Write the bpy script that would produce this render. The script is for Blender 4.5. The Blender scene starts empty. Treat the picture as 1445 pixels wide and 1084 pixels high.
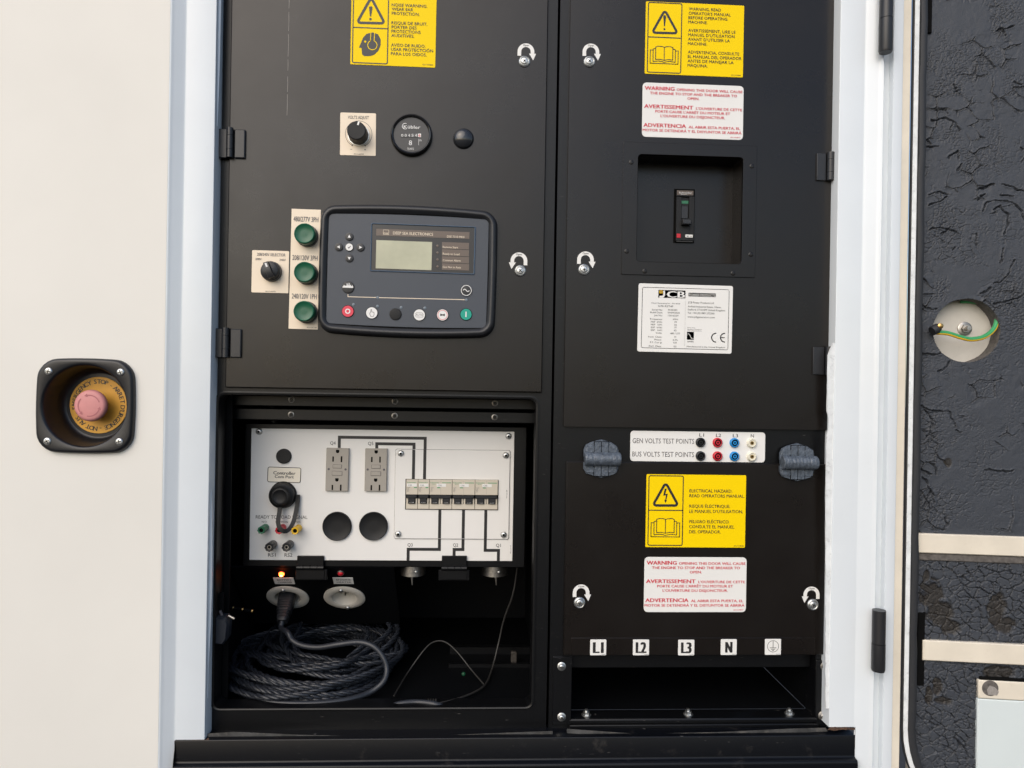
import bpy, math, random
import numpy as np
from mathutils import Vector, Matrix

random.seed(7)
SC = bpy.context.scene
COL = SC.collection
R = math.radians

# ------------------------------------------------------------------ camera, sky, sun, exposure
PW, PH, FPX = 1445.0, 1084.0, 1043.0          # photograph size, focal length in its pixels
CAM = Vector((0.0, -1.05, 1.40))
YAW, ROLL = R(2.9), R(0.95)
_f = Vector((math.sin(YAW), math.cos(YAW), 0))
_r0 = Vector((math.cos(YAW), -math.sin(YAW), 0))
_u0 = Vector((0, 0, 1))
CR = _r0 * math.cos(ROLL) + _u0 * math.sin(ROLL)
CU = _u0 * math.cos(ROLL) - _r0 * math.sin(ROLL)
CF = _f
cd = bpy.data.cameras.new('camera')
cam = bpy.data.objects.new('camera', cd)
COL.objects.link(cam)
cd.sensor_fit = 'HORIZONTAL'
cd.sensor_width = 36.0
cd.lens = 36.0 * FPX / PW
cd.clip_start = 0.02
cd.clip_end = 3000
m = Matrix((CR, CU, -CF)).transposed().to_4x4()
m.translation = CAM
cam.matrix_world = m
SC.camera = cam

SUN_EL, SUN_AZ = R(36), R(211)                # azimuth clockwise from +Y: front-left of the cabinet
w = bpy.data.worlds.new('World')
SC.world = w
w.use_nodes = True
nt = w.node_tree
bg = nt.nodes['Background']
sky = nt.nodes.new('ShaderNodeTexSky')
sky.sky_type = 'NISHITA'
sky.sun_disc = False
sky.sun_elevation = SUN_EL
sky.sun_rotation = SUN_AZ
sky.air_density = 1.0
sky.dust_density = 2.0
sky.ozone_density = 1.0
nt.links.new(sky.outputs[0], bg.inputs[0])
bg.inputs[1].default_value = 0.14
sd = bpy.data.lights.new('sun', 'SUN')
sd.energy = 1.3
sd.angle = R(66)
sd.color = (1.0, 0.905, 0.785)
sun = bpy.data.objects.new('sun', sd)
COL.objects.link(sun)
_d = Vector((math.sin(SUN_AZ) * math.cos(SUN_EL), math.cos(SUN_AZ) * math.cos(SUN_EL), math.sin(SUN_EL)))
sun.rotation_euler = (-_d).to_track_quat('-Z', 'Y').to_euler()
sun.location = _d * 5
SC.view_settings.view_transform = 'Standard'
SC.view_settings.look = 'None'
SC.view_settings.gamma = 1.0
SC.view_settings.exposure = 0.31
SC.render.engine = 'CYCLES'
SC.cycles.use_denoising = True
SC.cycles.max_bounces = 8
SC.cycles.glossy_bounces = 4
SC.cycles.caustics_reflective = False
SC.cycles.caustics_refractive = False


# ------------------------------------------------------------------ geometry helpers
def ray(px, py):
    return CF + CR * ((px - PW / 2) / FPX) - CU * ((py - PH / 2) / FPX)


class Plane:
    """A plane in the place: ex right, ey into the machine, ez up."""
    def __init__(s, origin, yaw=0.0, pitch=0.0):
        s.o = Vector(origin)
        s.R = Matrix.Rotation(yaw, 3, 'Z') @ Matrix.Rotation(pitch, 3, 'X')

    def pt(s, px, py, d=0.0):
        n = s.R @ Vector((0, 1, 0))
        v = ray(px, py)
        t = (s.o + n * d - CAM).dot(n) / v.dot(n)
        return CAM + v * t


def tagp(o, label=None, cat=None, group=None, kind=None):
    if label: o['label'] = label
    if cat: o['category'] = cat
    if group: o['group'] = group
    if kind: o['kind'] = kind
    return o


class Thing:
    """Empty at a spot on a plane; parts are built in its local frame (x right, z up, -y to the viewer)."""
    def __init__(s, name, label, cat, plane, px, py, d=0.0, group=None, ang=0.0, kind=None):
        s.w = plane.pt(px, py, d)
        s.R = plane.R @ Matrix.Rotation(-ang, 3, 'Y')
        s.e = bpy.data.objects.new(name, None)
        s.e.empty_display_size = 0.01
        COL.objects.link(s.e)
        mm = s.R.to_4x4()
        mm.translation = s.w
        s.e.matrix_world = mm
        s.Ri = s.R.transposed()
        tagp(s.e, label, cat, group, kind)

    def q(s, px, py, yo=0.0):
        n = s.R @ Vector((0, 1, 0))
        v = ray(px, py)
        t = (s.w + n * yo - CAM).dot(n) / v.dot(n)
        l = s.Ri @ (CAM + v * t - s.w)
        return (l.x, l.z)

    def loc(s, world):
        l = s.Ri @ (Vector(world) - s.w)
        return (l.x, l.y, l.z)

    def part(s, name, mb, mat, parent=None, label=None, kind=None, smooth=35):
        o = mb.build(name, mat, smooth)
        o.parent = parent or s.e
        if label: o['label'] = label
        if kind: o['kind'] = kind
        return o


def quad_thing(name, label, cat, plane, tl, tr, bl, br, d=0.0, group=None):
    """A thing for a rectangular plate from its four corners; returns (Thing, width, height)."""
    P = [plane.pt(*c, d) for c in (tl, tr, bl, br)]
    Ri = plane.R.transposed()
    L = [Ri @ (p - P[0]) for p in P]
    wx = ((L[1] - L[0]) + (L[3] - L[2])) / 2
    hz = ((L[0] - L[2]) + (L[1] - L[3])) / 2
    ang = (math.atan2(wx.z, wx.x) + math.atan2(-hz.x, hz.z)) / 2
    cx = sum(c[0] for c in (tl, tr, bl, br)) / 4
    cy = sum(c[1] for c in (tl, tr, bl, br)) / 4
    t = Thing(name, label, cat, plane, cx, cy, d, group, ang)
    return t, wx.length, hz.length


def rr(x0, x1, z0, z1, r=0.0, n=4):
    """Rounded rectangle outline, counter-clockwise seen from the front."""
    r = max(min(r, (x1 - x0) / 2, (z1 - z0) / 2), 1e-6)
    out = []
    for cx, cz, a0 in ((x1 - r, z1 - r, 0), (x0 + r, z1 - r, 90), (x0 + r, z0 + r, 180), (x1 - r, z0 + r, 270)):
        for k in range(n + 1):
            a = R(a0 + 90 * k / n)
            out.append((cx + r * math.cos(a), cz + r * math.sin(a)))
    return out


def circ(cx, cz, r, n=32):
    return [(cx + r * math.cos(2 * math.pi * k / n), cz + r * math.sin(2 * math.pi * k / n)) for k in range(n)]


def round_poly(pts, r, n=4):
    out = []
    N = len(pts)
    for i in range(N):
        p, a, b = Vector(pts[i]), Vector(pts[i - 1]), Vector(pts[(i + 1) % N])
        da, db = (a - p).normalized(), (b - p).normalized()
        half = da.angle(db) / 2
        t = r / math.tan(half)
        c = p + (da + db).normalized() * (r / math.sin(half))
        s0, s1 = p + da * t - c, p + db * t - c
        a0, a1 = math.atan2(s0.y, s0.x), math.atan2(s1.y, s1.x)
        while a1 - a0 > math.pi: a1 -= 2 * math.pi
        while a1 - a0 < -math.pi: a1 += 2 * math.pi
        for k in range(n + 1):
            a_ = a0 + (a1 - a0) * k / n
            out.append((c.x + r * math.cos(a_), c.y + r * math.sin(a_)))
    return out


_glyph = {}
_fc = bpy.data.curves.new('font_source', 'FONT')
_fc.resolution_u = 2
_fo = bpy.data.objects.new('font_source', _fc)


def glyphs(s, bold=0.0):
    k = (s, bold)
    if k not in _glyph:
        _fc.body = s
        _fc.offset = bold
        me = bpy.data.meshes.new_from_object(_fo)
        vs = [(v.co.x, v.co.y) for v in me.vertices]
        fs = [tuple(p.vertices) for p in me.polygons]
        bpy.data.meshes.remove(me)
        _glyph[k] = (vs, fs)
    return _glyph[k]


class MB:
    def __init__(s):
        s.v, s.f = [], []

    def add(s, vs, fs):
        b = len(s.v)
        s.v += [tuple(p) for p in vs]
        s.f += [tuple(i + b for i in f) for f in fs]
        return s

    def loft(s, rings, front=True, back=False):
        """rings: [(outline, y)] from the front to the back, equal point counts."""
        n = len(rings[0][0])
        vs, fs = [], []
        for pts, y in rings:
            vs += [(p[0], y, p[1]) for p in pts]
        for k in range(len(rings) - 1):
            a, b = k * n, (k + 1) * n
            for i in range(n):
                j = (i + 1) % n
                fs.append((a + i, b + i, b + j, a + j))
        if front: fs.append(tuple(range(n)))
        if back: fs.append(tuple(range((len(rings) - 1) * n, len(rings) * n))[::-1])
        return s.add(vs, fs)

    def slab(s, x0, x1, z0, z1, y0, y1, r=0.0, c=0.0005, n=3, back=False):
        c = min(c, (x1 - x0) / 3, (z1 - z0) / 3, (y1 - y0) * .9)
        return s.loft([(rr(x0 + c, x1 - c, z0 + c, z1 - c, max(r - c, 0), n), y0),
                       (rr(x0, x1, z0, z1, r, n), y0 + c), (rr(x0, x1, z0, z1, r, n), y1)], True, back)

    def ring(s, outer, inner, y0, y1, c=0.0006):
        """Plate with a hole: two outlines of equal count; rim faces front, hole wall and outer wall."""
        n = len(outer)
        vs = [(p[0], y0, p[1]) for p in outer] + [(p[0], y0, p[1]) for p in inner]
        vs += [(p[0], y1, p[1]) for p in outer] + [(p[0], y1, p[1]) for p in inner]
        fs = []
        for i in range(n):
            j = (i + 1) % n
            fs.append((i, j, n + j, n + i))
            fs.append((i, 2 * n + i, 2 * n + j, j))
            fs.append((n + i, n + j, 3 * n + j, 3 * n + i))
        return s.add(vs, fs)

    def lathe(s, cx, cz, prof, seg=32, front=True, back=False):
        """prof: [(r, y)] front first; axis along y."""
        return s.loft([(circ(cx, cz, max(r_, 1e-5), seg), y) for r_, y in prof], front, back)

    def box(s, x0, x1, y0, y1, z0, z1):
        vs = [(x, y, z) for x in (x0, x1) for y in (y0, y1) for z in (z0, z1)]
        return s.add(vs, [(0, 1, 3, 2), (4, 6, 7, 5), (0, 4, 5, 1), (2, 3, 7, 6), (0, 2, 6, 4), (1, 5, 7, 3)])

    def poly(s, pts, y):
        return s.add([(p[0], y, p[1]) for p in pts], [tuple(range(len(pts)))])

    def disc(s, cx, cz, r, y, n=20):
        return s.poly(circ(cx, cz, r, n), y)

    def annulus(s, cx, cz, r0, r1, y, a0=0, a1=360, n=36):
        vs, fs = [], []
        full = abs(a1 - a0) >= 360
        for k in range(n + 1):
            a = R(a0 + (a1 - a0) * k / n)
            for r_ in (r0, r1):
                vs.append((cx + r_ * math.cos(a), y, cz + r_ * math.sin(a)))
        for k in range(n):
            fs.append((2 * k, 2 * k + 1, 2 * k + 3, 2 * k + 2))
        return s.add(vs, fs)

    def stroke(s, pts, wd, y, closed=False):
        P = [Vector(p) for p in pts]
        n = len(P)
        vs = []
        for i in range(n):
            a = P[i - 1] if (i > 0 or closed) else None
            b = P[(i + 1) % n] if (i < n - 1 or closed) else None
            d0 = (P[i] - a).normalized() if a is not None else None
            d1 = (b - P[i]).normalized() if b is not None else None
            d0 = d0 if d0 is not None else d1
            d1 = d1 if d1 is not None else d0
            n0, n1 = Vector((-d0.y, d0.x)), Vector((-d1.y, d1.x))
            mt = (n0 + n1)
            mt = mt.normalized() if mt.length > 1e-6 else n0
            k = wd / 2 / max(mt.dot(n0), 0.35)
            vs += [(P[i].x + mt.x * k, y, P[i].y + mt.y * k), (P[i].x - mt.x * k, y, P[i].y - mt.y * k)]
        fs = []
        for i in range(n if closed else n - 1):
            j = (i + 1) % n
            fs.append((2 * i, 2 * i + 1, 2 * j + 1, 2 * j))
        return s.add(vs, fs)

    def tube(s, pts, r, seg=8, cap=True):
        P = [Vector(p) for p in pts]
        n = len(P)
        rs = r if isinstance(r, (list, tuple)) else [r] * n
        up = None
        vs, fs = [], []
        for i in range(n):
            t = (P[min(i + 1, n - 1)] - P[max(i - 1, 0)]).normalized()
            if up is None:
                up = Vector((0, 0, 1)) if abs(t.z) < .9 else Vector((0, 1, 0))
            a = up - t * up.dot(t)
            a.normalize()
            up = a
            b = t.cross(a)
            for k in range(seg):
                an = 2 * math.pi * k / seg
                vs.append(P[i] + (a * math.cos(an) + b * math.sin(an)) * rs[i])
        for i in range(n - 1):
            for k in range(seg):
                k2 = (k + 1) % seg
                fs.append((i * seg + k, i * seg + k2, (i + 1) * seg + k2, (i + 1) * seg + k))
        if cap:
            fs.append(tuple(range(seg))[::-1])
            fs.append(tuple(range((n - 1) * seg, n * seg)))
        return s.add(vs, fs)

    def extrude_z(s, prof, z0, z1, nz=1, wob=None):
        """Open profile [(x, y)] (left to right seen from the front) swept upward."""
        n = len(prof)
        vs, fs = [], []
        for k in range(nz + 1):
            z = z0 + (z1 - z0) * k / nz
            for i, p in enumerate(prof):
                dx = wob(i, z) if wob else 0
                vs.append((p[0] + dx, p[1], z))
        for k in range(nz):
            for i in range(n - 1):
                fs.append((k * n + i, k * n + i + 1, (k + 1) * n + i + 1, (k + 1) * n + i))
        return s.add(vs, fs)

    def text(s, st, x, z, wd, cap, y, bold=0.0, align='l', ang=0.0):
        """wd: full width to fit (None = natural); cap: capital height; z = baseline."""
        if bold > 0:                             # heavier strokes: the same line printed twice or three times, a hair apart
            for k, dx in enumerate((-.5, .5) if bold < .016 else (-1, 0, 1)):
                o_ = dx * bold * cap / 0.69
                s.text(st, x + o_ * math.cos(ang), z + o_ * math.sin(ang), wd, cap, y - k * .00002, 0, align, ang)
            return s
        vs, fs = glyphs(st, 0)
        if not vs: return s
        xs = [p[0] for p in vs]
        x0, x1 = min(xs), max(xs)
        sz = cap / 0.69
        sx = (wd / (x1 - x0)) if wd else sz
        W_ = (x1 - x0) * sx
        ox = {'l': 0, 'c': -W_ / 2, 'r': -W_}[align]
        ca, sa = math.cos(ang), math.sin(ang)
        out = []
        for p in vs:
            lx, lz = (p[0] - x0) * sx + ox, p[1] * sz
            out.append((x + lx * ca - lz * sa, y, z + lx * sa + lz * ca))
        return s.add(out, fs)

    def build(s, name, mat, smooth=35):
        me = bpy.data.meshes.new(name)
        me.from_pydata(s.v, [], s.f)
        me.materials.append(mat)
        if smooth:
            me.polygons.foreach_set('use_smooth', [True] * len(me.polygons))
            me.set_sharp_from_angle(angle=R(smooth))
        me.update()
        o = bpy.data.objects.new(name, me)
        COL.objects.link(o)
        return o


# ------------------------------------------------------------------ materials
def mat(name, col, rough=0.5, metal=0.0, spec=0.5, coat=0.0, peel=0.0, peel_scale=900.0, var=0.0, var_scale=12.0,
        dust=0.0, dust_col=(0.35, 0.33, 0.30), dust_scale=60.0, scratch=0.0, rvar=0.0, emit=None, estr=0.0, bump2=0.0, bump2_scale=30.0):
    M = bpy.data.materials.new(name)
    M.use_nodes = True
    t = M.node_tree
    N, L = t.nodes, t.links
    b = N['Principled BSDF']
    b.inputs['Base Color'].default_value = (*col, 1)
    b.inputs['Roughness'].default_value = rough
    b.inputs['Metallic'].default_value = metal
    b.inputs['Specular IOR Level'].default_value = spec
    b.inputs['Coat Weight'].default_value = coat
    b.inputs['Coat Roughness'].default_value = 0.12
    if emit:
        b.inputs['Emission Color'].default_value = (*emit, 1)
        b.inputs['Emission Strength'].default_value = estr
    tc = N.new('ShaderNodeTexCoord')
    out = None

    def noise(scale, detail=4, rough_=0.55, vec=None):
        n = N.new('ShaderNodeTexNoise')
        n.inputs['Scale'].default_value = scale
        n.inputs['Detail'].default_value = detail
        n.inputs['Roughness'].default_value = rough_
        L.new(vec or tc.outputs['Object'], n.inputs['Vector'])
        return n.outputs['Fac']

    def ramp(src, a, b_):
        r_ = N.new('ShaderNodeMapRange')
        r_.inputs['From Min'].default_value = a
        r_.inputs['From Max'].default_value = b_
        L.new(src, r_.inputs['Value'])
        return r_.outputs['Result']

    def mix(fac, c0, c1):
        x = N.new('ShaderNodeMix')
        x.data_type = 'RGBA'
        L.new(fac, x.inputs['Factor'])
        for sock, c in ((x.inputs['A'], c0), (x.inputs['B'], c1)):
            if isinstance(c, tuple): sock.default_value = (*c, 1)
            else: L.new(c, sock)
        return x.outputs['Result']

    cur = col
    if var:
        lo = tuple(max(c * (1 - var), 0) for c in col)
        hi = tuple(min(c * (1 + var), 1) for c in col)
        cur = mix(ramp(noise(var_scale), .3, .7), lo, hi)
    if dust:
        f = ramp(noise(dust_scale, 8, .7), .62 - dust * .12, .85)
        mu = N.new('ShaderNodeMath'); mu.operation = 'MULTIPLY'
        L.new(f, mu.inputs[0]); mu.inputs[1].default_value = min(dust, 1)
        cur = mix(mu.outputs[0], cur, dust_col)
    if scratch:
        mp = N.new('ShaderNodeMapping')
        mp.inputs['Scale'].default_value = (1.0, 1.0, 14.0)
        mp.inputs['Rotation'].default_value = (0, R(64), 0)
        L.new(tc.outputs['Object'], mp.inputs['Vector'])
        f = ramp(noise(70, 2, .5, mp.outputs[0]), .735, .80)
        mu = N.new('ShaderNodeMath'); mu.operation = 'MULTIPLY'
        L.new(f, mu.inputs[0]); mu.inputs[1].default_value = scratch
        cur = mix(mu.outputs[0], cur, (0.22, 0.21, 0.2))
    if not isinstance(cur, tuple):
        L.new(cur, b.inputs['Base Color'])
    if rvar:
        f = ramp(noise(9, 6, .6), .25, .75)
        r_ = N.new('ShaderNodeMapRange')
        r_.inputs['To Min'].default_value = rough - rvar
        r_.inputs['To Max'].default_value = rough + rvar
        L.new(f, r_.inputs['Value'])
        L.new(r_.outputs['Result'], b.inputs['Roughness'])
    last = None
    for st, sc_, dist in ((peel, peel_scale, .0006), (bump2, bump2_scale, .003)):
        if st:
            bp = N.new('ShaderNodeBump')
            bp.inputs['Strength'].default_value = st
            bp.inputs['Distance'].default_value = dist
            L.new(noise(sc_, 3), bp.inputs['Height'])
            if last: L.new(last, bp.inputs['Normal'])
            last = bp.outputs['Normal']
    if last: L.new(last, b.inputs['Normal'])
    return M


M_WHITE = mat('white_paint', (0.76, 0.745, 0.70), .50, spec=.35, peel=.05, var=.03, var_scale=4, dust=.05, dust_col=(.45, .42, .38), dust_scale=70, bump2=.03, bump2_scale=3)
M_FRAME = mat('frame_white_sky_tint', (0.715, 0.765, 0.805), .26, coat=.4, peel=.04, var=.02, dust=.10, dust_col=(.35, .32, .28), dust_scale=120)  # white paint tinted blue: sky light on the bevels put into the base colour
M_EDGE = mat('worn_edge_paint', (0.76, 0.79, 0.80), .4, dust=.6, dust_col=(.05, .05, .05), dust_scale=130, var=.1, var_scale=60)
M_CREAM = mat('cream_paint', (0.74, 0.68, 0.57), .45, var=.06, var_scale=25, dust=.25, dust_col=(.35, .25, .16), dust_scale=90)
M_BLK = mat('black_powder_coat', (0.0066, 0.0048, 0.0038), .30, spec=.42, peel=.10, peel_scale=1500, rvar=.07, dust=.05, dust_col=(.06, .058, .055), dust_scale=35, bump2=.14, bump2_scale=7)  # browned base: warm reflection on the doors put into the coat colour
M_BLKF = mat('black_frame_paint', (0.0035, 0.0038, 0.0046), .33, spec=.35, peel=.10, peel_scale=1300, dust=.10, dust_col=(.10, .10, .10), dust_scale=45, scratch=.5)
M_SILL = mat('black_sill_paint', (0.0030, 0.0036, 0.0055), .30, spec=.3, peel=.08, dust=.25, dust_col=(.20, .18, .16), dust_scale=26, scratch=.5)
M_INT = mat('black_interior', (0.0018, 0.0022, 0.003), .65, spec=.12, dust=.12, dust_col=(.006, .006, .007))
M_PLAS = mat('black_plastic', (0.018, 0.019, 0.022), .38, peel=.15, peel_scale=2500)
M_PLASM = mat('matt_black_plastic', (0.0085, 0.009, 0.010), .5, spec=.35, peel=.25, peel_scale=2500)
M_GREYP = mat('weathered_black_plastic', (0.085, 0.104, 0.132), .34, var=.35, var_scale=160, bump2=.4, bump2_scale=260, dust=.35, dust_col=(.22, .23, .25), dust_scale=160, peel=.2, peel_scale=700)
M_RUB = mat('black_rubber', (0.022, 0.023, 0.026), .55, dust=.25, dust_col=(.14, .14, .14), dust_scale=150)
M_ZINC = mat('zinc_plated_steel', (0.62, 0.63, 0.62), .40, metal=1, var=.2, var_scale=300)
M_STEEL = mat('dull_steel', (0.42, 0.40, 0.37), .42, metal=1, var=.3, var_scale=200)
M_BRASS = mat('brass', (0.60, 0.38, 0.14), .35, metal=1)
M_YEL = mat('yellow_vinyl', (0.95, 0.67, 0.0005), .45, spec=.15, var=.01)
M_WVIN = mat('white_vinyl', (0.82, 0.815, 0.79), .35, var=.02)
M_CVIN = mat('cream_vinyl', (0.84, 0.72, 0.565), .4, var=.03)
M_INKB = mat('black_ink', (0.022, 0.021, 0.022), .4)
M_INKG = mat('faded_ink', (0.10, 0.09, 0.10), .5)
M_INKR = mat('red_ink', (0.62, 0.018, 0.05), .4)
M_INKW = mat('white_ink', (0.80, 0.80, 0.79), .4)
M_INKGN = mat('green_ink', (0.04, 0.30, 0.12), .4)
M_HOLE = mat('dark_slot', (0.003, 0.003, 0.003), .8, spec=.1)
M_PANEL = mat('panel_white_paint', (0.80, 0.79, 0.765), .42, peel=.03, var=.015, dust=.03, dust_col=(.3, .28, .25), dust_scale=200)
M_GFCI = mat('grey_outlet_plastic', (0.36, 0.335, 0.295), .45)
M_BEIGE = mat('beige_breaker_plastic', (0.62, 0.565, 0.47), .42, var=.03)
M_PINK = mat('faded_red_plastic', (0.62, 0.26, 0.255), .55, var=.05, var_scale=80)
M_AMBER = mat('faded_yellow_plate', (0.76, 0.39, 0.05), .5, var=.08, var_scale=50)
M_GREEN = mat('green_lens', (0.006, 0.098, 0.048), .34)
M_DSE = mat('slate_membrane', (0.050, 0.060, 0.078), .45, peel=.2, peel_scale=3000)
M_LCD = mat('lcd_glass', (0.46, 0.46, 0.33), .16, var=.10, var_scale=28)
M_TAUPE = mat('taupe_print', (0.135, 0.105, 0.085), .4)
M_GLOSS = mat('gloss_black', (0.012, 0.012, 0.013), .08, coat=.5)
M_ROUGHDK = mat('display_black', (0.022, 0.020, 0.019), .25)
M_RED = mat('red_plastic', (0.55, 0.015, 0.03), .35)
M_REDB = mat('red_button', (0.72, 0.05, 0.09), .4)
M_GRNB = mat('green_button', (0.0, 0.33, 0.24), .4)
M_GRNP = mat('green_plastic', (0.03, 0.17, 0.085), .4)
M_YELP = mat('yellow_plastic', (0.78, 0.47, 0.02), .4)
M_GRYP = mat('grey_plastic', (0.085, 0.085, 0.085), .45, var=.2, var_scale=400)
M_BLUE = mat('blue_plastic', (0.01, 0.24, 0.60), .35)
M_IVORY = mat('ivory_plastic', (0.80, 0.76, 0.62), .35)
M_INLET = mat('inlet_plastic', (0.60, 0.57, 0.51), .4)
M_CORD = mat('cord_rubber', (0.020, 0.0235, 0.031), .42, dust=.3, dust_col=(.10, .10, .11), dust_scale=120)
M_WIREG = mat('green_wire', (0.05, 0.33, 0.12), .35)
M_LED = mat('lit_red_lamp', (0.8, 0.05, 0.0), .4, emit=(1.0, 0.10, 0.015), estr=9)
M_LEDC = mat('lit_lamp_core', (0.9, 0.4, 0.1), .4, emit=(1.0, 0.50, 0.08), estr=14)
M_LEDG = mat('lit_green_lamp', (0.004, 0.02, 0.01), .5, emit=(0.0, 0.40, 0.14), estr=.06)
M_RUST = mat('rust', (0.085, 0.045, 0.028), .85, var=.6, var_scale=160, dust=.5, dust_col=(.30, .22, .16), dust_scale=200, bump2=.5, bump2_scale=300)
M_DIRT = mat('dusty_black', (0.05, 0.05, 0.05), .6, var=.6, var_scale=40, dust=.8, dust_col=(.22, .20, .17), dust_scale=50)
M_SCUFF = mat('scuff', (0.30, 0.28, 0.26), .6)
M_PALE = mat('pale_blue_panel_paint', (0.66, 0.73, 0.74), .35, coat=.2, var=.02)
M_SOLE = mat('sensor_grey', (0.30, 0.28, 0.26), .5, var=.2, var_scale=300)

# ------------------------------------------------------------------ planes of the place
DOOR = Plane((0, 0.0, 1.4))                    # front of the black inner doors
FRM = Plane((0, 0.006, 1.4))                   # black frame behind the doors
JAMB = Plane((0, -0.020, 1.4))
OUT = Plane((0, -0.030, 1.4))                  # outer white side panel
RECB = Plane((0, 0.040, 1.4))                  # bottom of the breaker recess
SOCK = Plane((0, 0.100, 1.4))                  # white socket panel
_sl = OUT.pt(440, 800); 
SLOPE = Plane(SOCK.pt(440, 798), pitch=R(44))
FOAM = Plane(OUT.pt(1256, 542), yaw=-R(8.5))   # inside of the open outer door


def qz(t, px, py, yo=0): return t.q(px, py, yo)


# ------------------------------------------------------------------ ground
mb = MB()
mb.add([(-60, -120, 0), (60, -120, 0), (60, 60, 0), (-60, 60, 0)], [(0, 1, 2, 3)])
M_GROUND = mat('dark_asphalt', (0.050, 0.047, 0.045), .85, var=.25, var_scale=.8, dust=.3, dust_scale=6)
g = mb.build('ground', M_GROUND)
tagp(g, kind='structure')

# ------------------------------------------------------------------ enclosure
E = Thing('generator_enclosure', 'white generator canopy round a black control cabinet, with a black sill', 'enclosure', OUT, 722, 542)
eloc = E.loc


def EX(px, py, Y):                              # local x, y, z of a pixel at world depth Y
    return E.loc(Plane((0, Y, 0)).pt(px, py))


ZT, ZB = 0.75, -1.32
# left outer panel
x1 = EX(231.5, 542, -.030)[0]
def around(cx, cz, r, x0, x1_, z0, z1_, n=64):
    """Matching outlines: a rectangle and the round hole in it."""
    an = [2 * math.pi * k / n for k in range(n)] + [math.atan2(z - cz, x - cx) % (2 * math.pi) for x in (x0, x1_) for z in (z0, z1_)]
    an = sorted(set(round(a, 7) for a in an))
    out, inn = [], []
    for a in an:
        c, s_ = math.cos(a), math.sin(a)
        t_ = min(((x1_ if c > 0 else x0) - cx) / c if abs(c) > 1e-9 else 9e9, ((z1_ if s_ > 0 else z0) - cz) / s_ if abs(s_) > 1e-9 else 9e9)
        out.append((cx + t_ * c, cz + t_ * s_)); inn.append((cx + r * c, cz + r * s_))
    return out, inn
hc = EX(122.8, 572.8, -.030)
mb = MB().ring(*around(hc[0], hc[2], .0565, -1.2, x1, ZB, ZT), 0, .003)
E.part('side_panel', mb, M_WHITE)
# left post: bevel and jamb, one folded sheet
xb = EX(254.5, 542, -.020)[0]
xj = EX(297.0, 542, -.020)[0]
prof = [(x1 - .0002, .0004), (x1 + .0012, .0003), (x1 + .0025, .0009)]
n_ = 5
for k in range(n_ + 1):
    t_ = k / n_
    prof.append((x1 + .0035 + (xb - .0015 - x1 - .0035) * t_, .0018 + (.0092 - .0018) * t_))
prof += [(xb, .0099), (xb + .0012, .010), (xj - .0015, .010), (xj - .0004, .0104), (xj, .0115), (xj, .041)]
zs = EX(272, 1045, -.020)[2]
mb = MB().extrude_z(prof, zs, ZT)
lower = [p for p in prof if p[0] < xb + .001]
mb.extrude_z(lower, ZB, zs)
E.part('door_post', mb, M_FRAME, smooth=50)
# wavy trim along the left jamb edge
for za, zb_, amp in (((303, -40), (300.5, 178), .0016), ((291.0, 690), (291.5, 985), .0022)):
    a = EX(*za, -.012); b = EX(*zb_, -.012)
    z1_, z0_ = a[2], b[2]
    N = 24
    vs, fs = [], []
    for k in range(N + 1):
        t_ = k / N
        z = z1_ + (z0_ - z1_) * t_
        s_ = math.sin(math.pi * min(t_ * 1.15, 1)) if za[1] > 0 else 1 - t_ ** 3
        wd_ = .0006 + amp * 1.2 * s_
        vs += [(xj - .0004, .018, z), (xj + wd_, .019, z)]
    for k in range(N):
        fs.append((2 * k, 2 * k + 2, 2 * k + 3, 2 * k + 1))
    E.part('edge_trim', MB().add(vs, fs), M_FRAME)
# right post
xl = EX(1177.7, 542, -.020)[0]
xr = EX(1213.2, 542, -.020)[0]
xo = EX(1240.5, 542, -.030)[0]
xg = EX(1252.5, 542, -.020)[0]
prof = [(xl, .045), (xl, .0115), (xl + .0004, .0104), (xl + .0015, .010), (xr - .0012, .010), (xr, .0099)]
for k in range(n_ + 1):
    t_ = k / n_
    prof.append((xr + .0015 + (xo - .003 - xr - .0015) * t_, .0092 - (.0092 - .0030) * t_))
prof += [(xo - .0018, .0014), (xo - .0004, .0004), (xo, .0014), (xo + .0004, .004), (xo + .001, .012), (xg + .012, .014), (xg + .02, .026)]
zs2 = EX(1190, 1026, -.020)[2]
mb = MB().extrude_z(prof, zs2, ZT)
lower = [p for p in prof if p[0] > xr - .0005]
mb.extrude_z(lower, ZB, zs2)
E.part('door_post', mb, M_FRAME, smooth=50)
# dirty edge strip beside the right jamb
def strip(name, segs, Y, mt, jag=.0006):
    vs, fs = [], []
    for k, (py, xa, xb_) in enumerate(segs):
        a = EX(xa, py, Y); b = EX(xb_, py, Y)
        vs += [(a[0] + random.uniform(-jag, jag), a[1], a[2]), (b[0], b[1], b[2]),
               (a[0] + random.uniform(-jag, jag) * .3, a[1] + .002, a[2])]
    for k in range(len(segs) - 1):
        fs.append((3 * k, 3 * k + 3, 3 * k + 4, 3 * k + 1))
        fs.append((3 * k + 2, 3 * k + 5, 3 * k + 3, 3 * k))
    return E.part(name, MB().add(vs, fs), mt)
segs = []
for k in range(60):
    py = 484 + (1000 - 484) * k / 59
    base = 1178.3 - .0155 * (py - 484) - .3
    wdt = 9.5 * min(1, (py - 484) / 22 + .25) if py < 700 else 9.5 - 4.5 * (py - 700) / 300
    if 585 < py < 612: wdt -= 2.5
    segs.append((py, base - wdt, base))
strip('edge_trim', segs, -.0185, M_EDGE)
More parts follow.
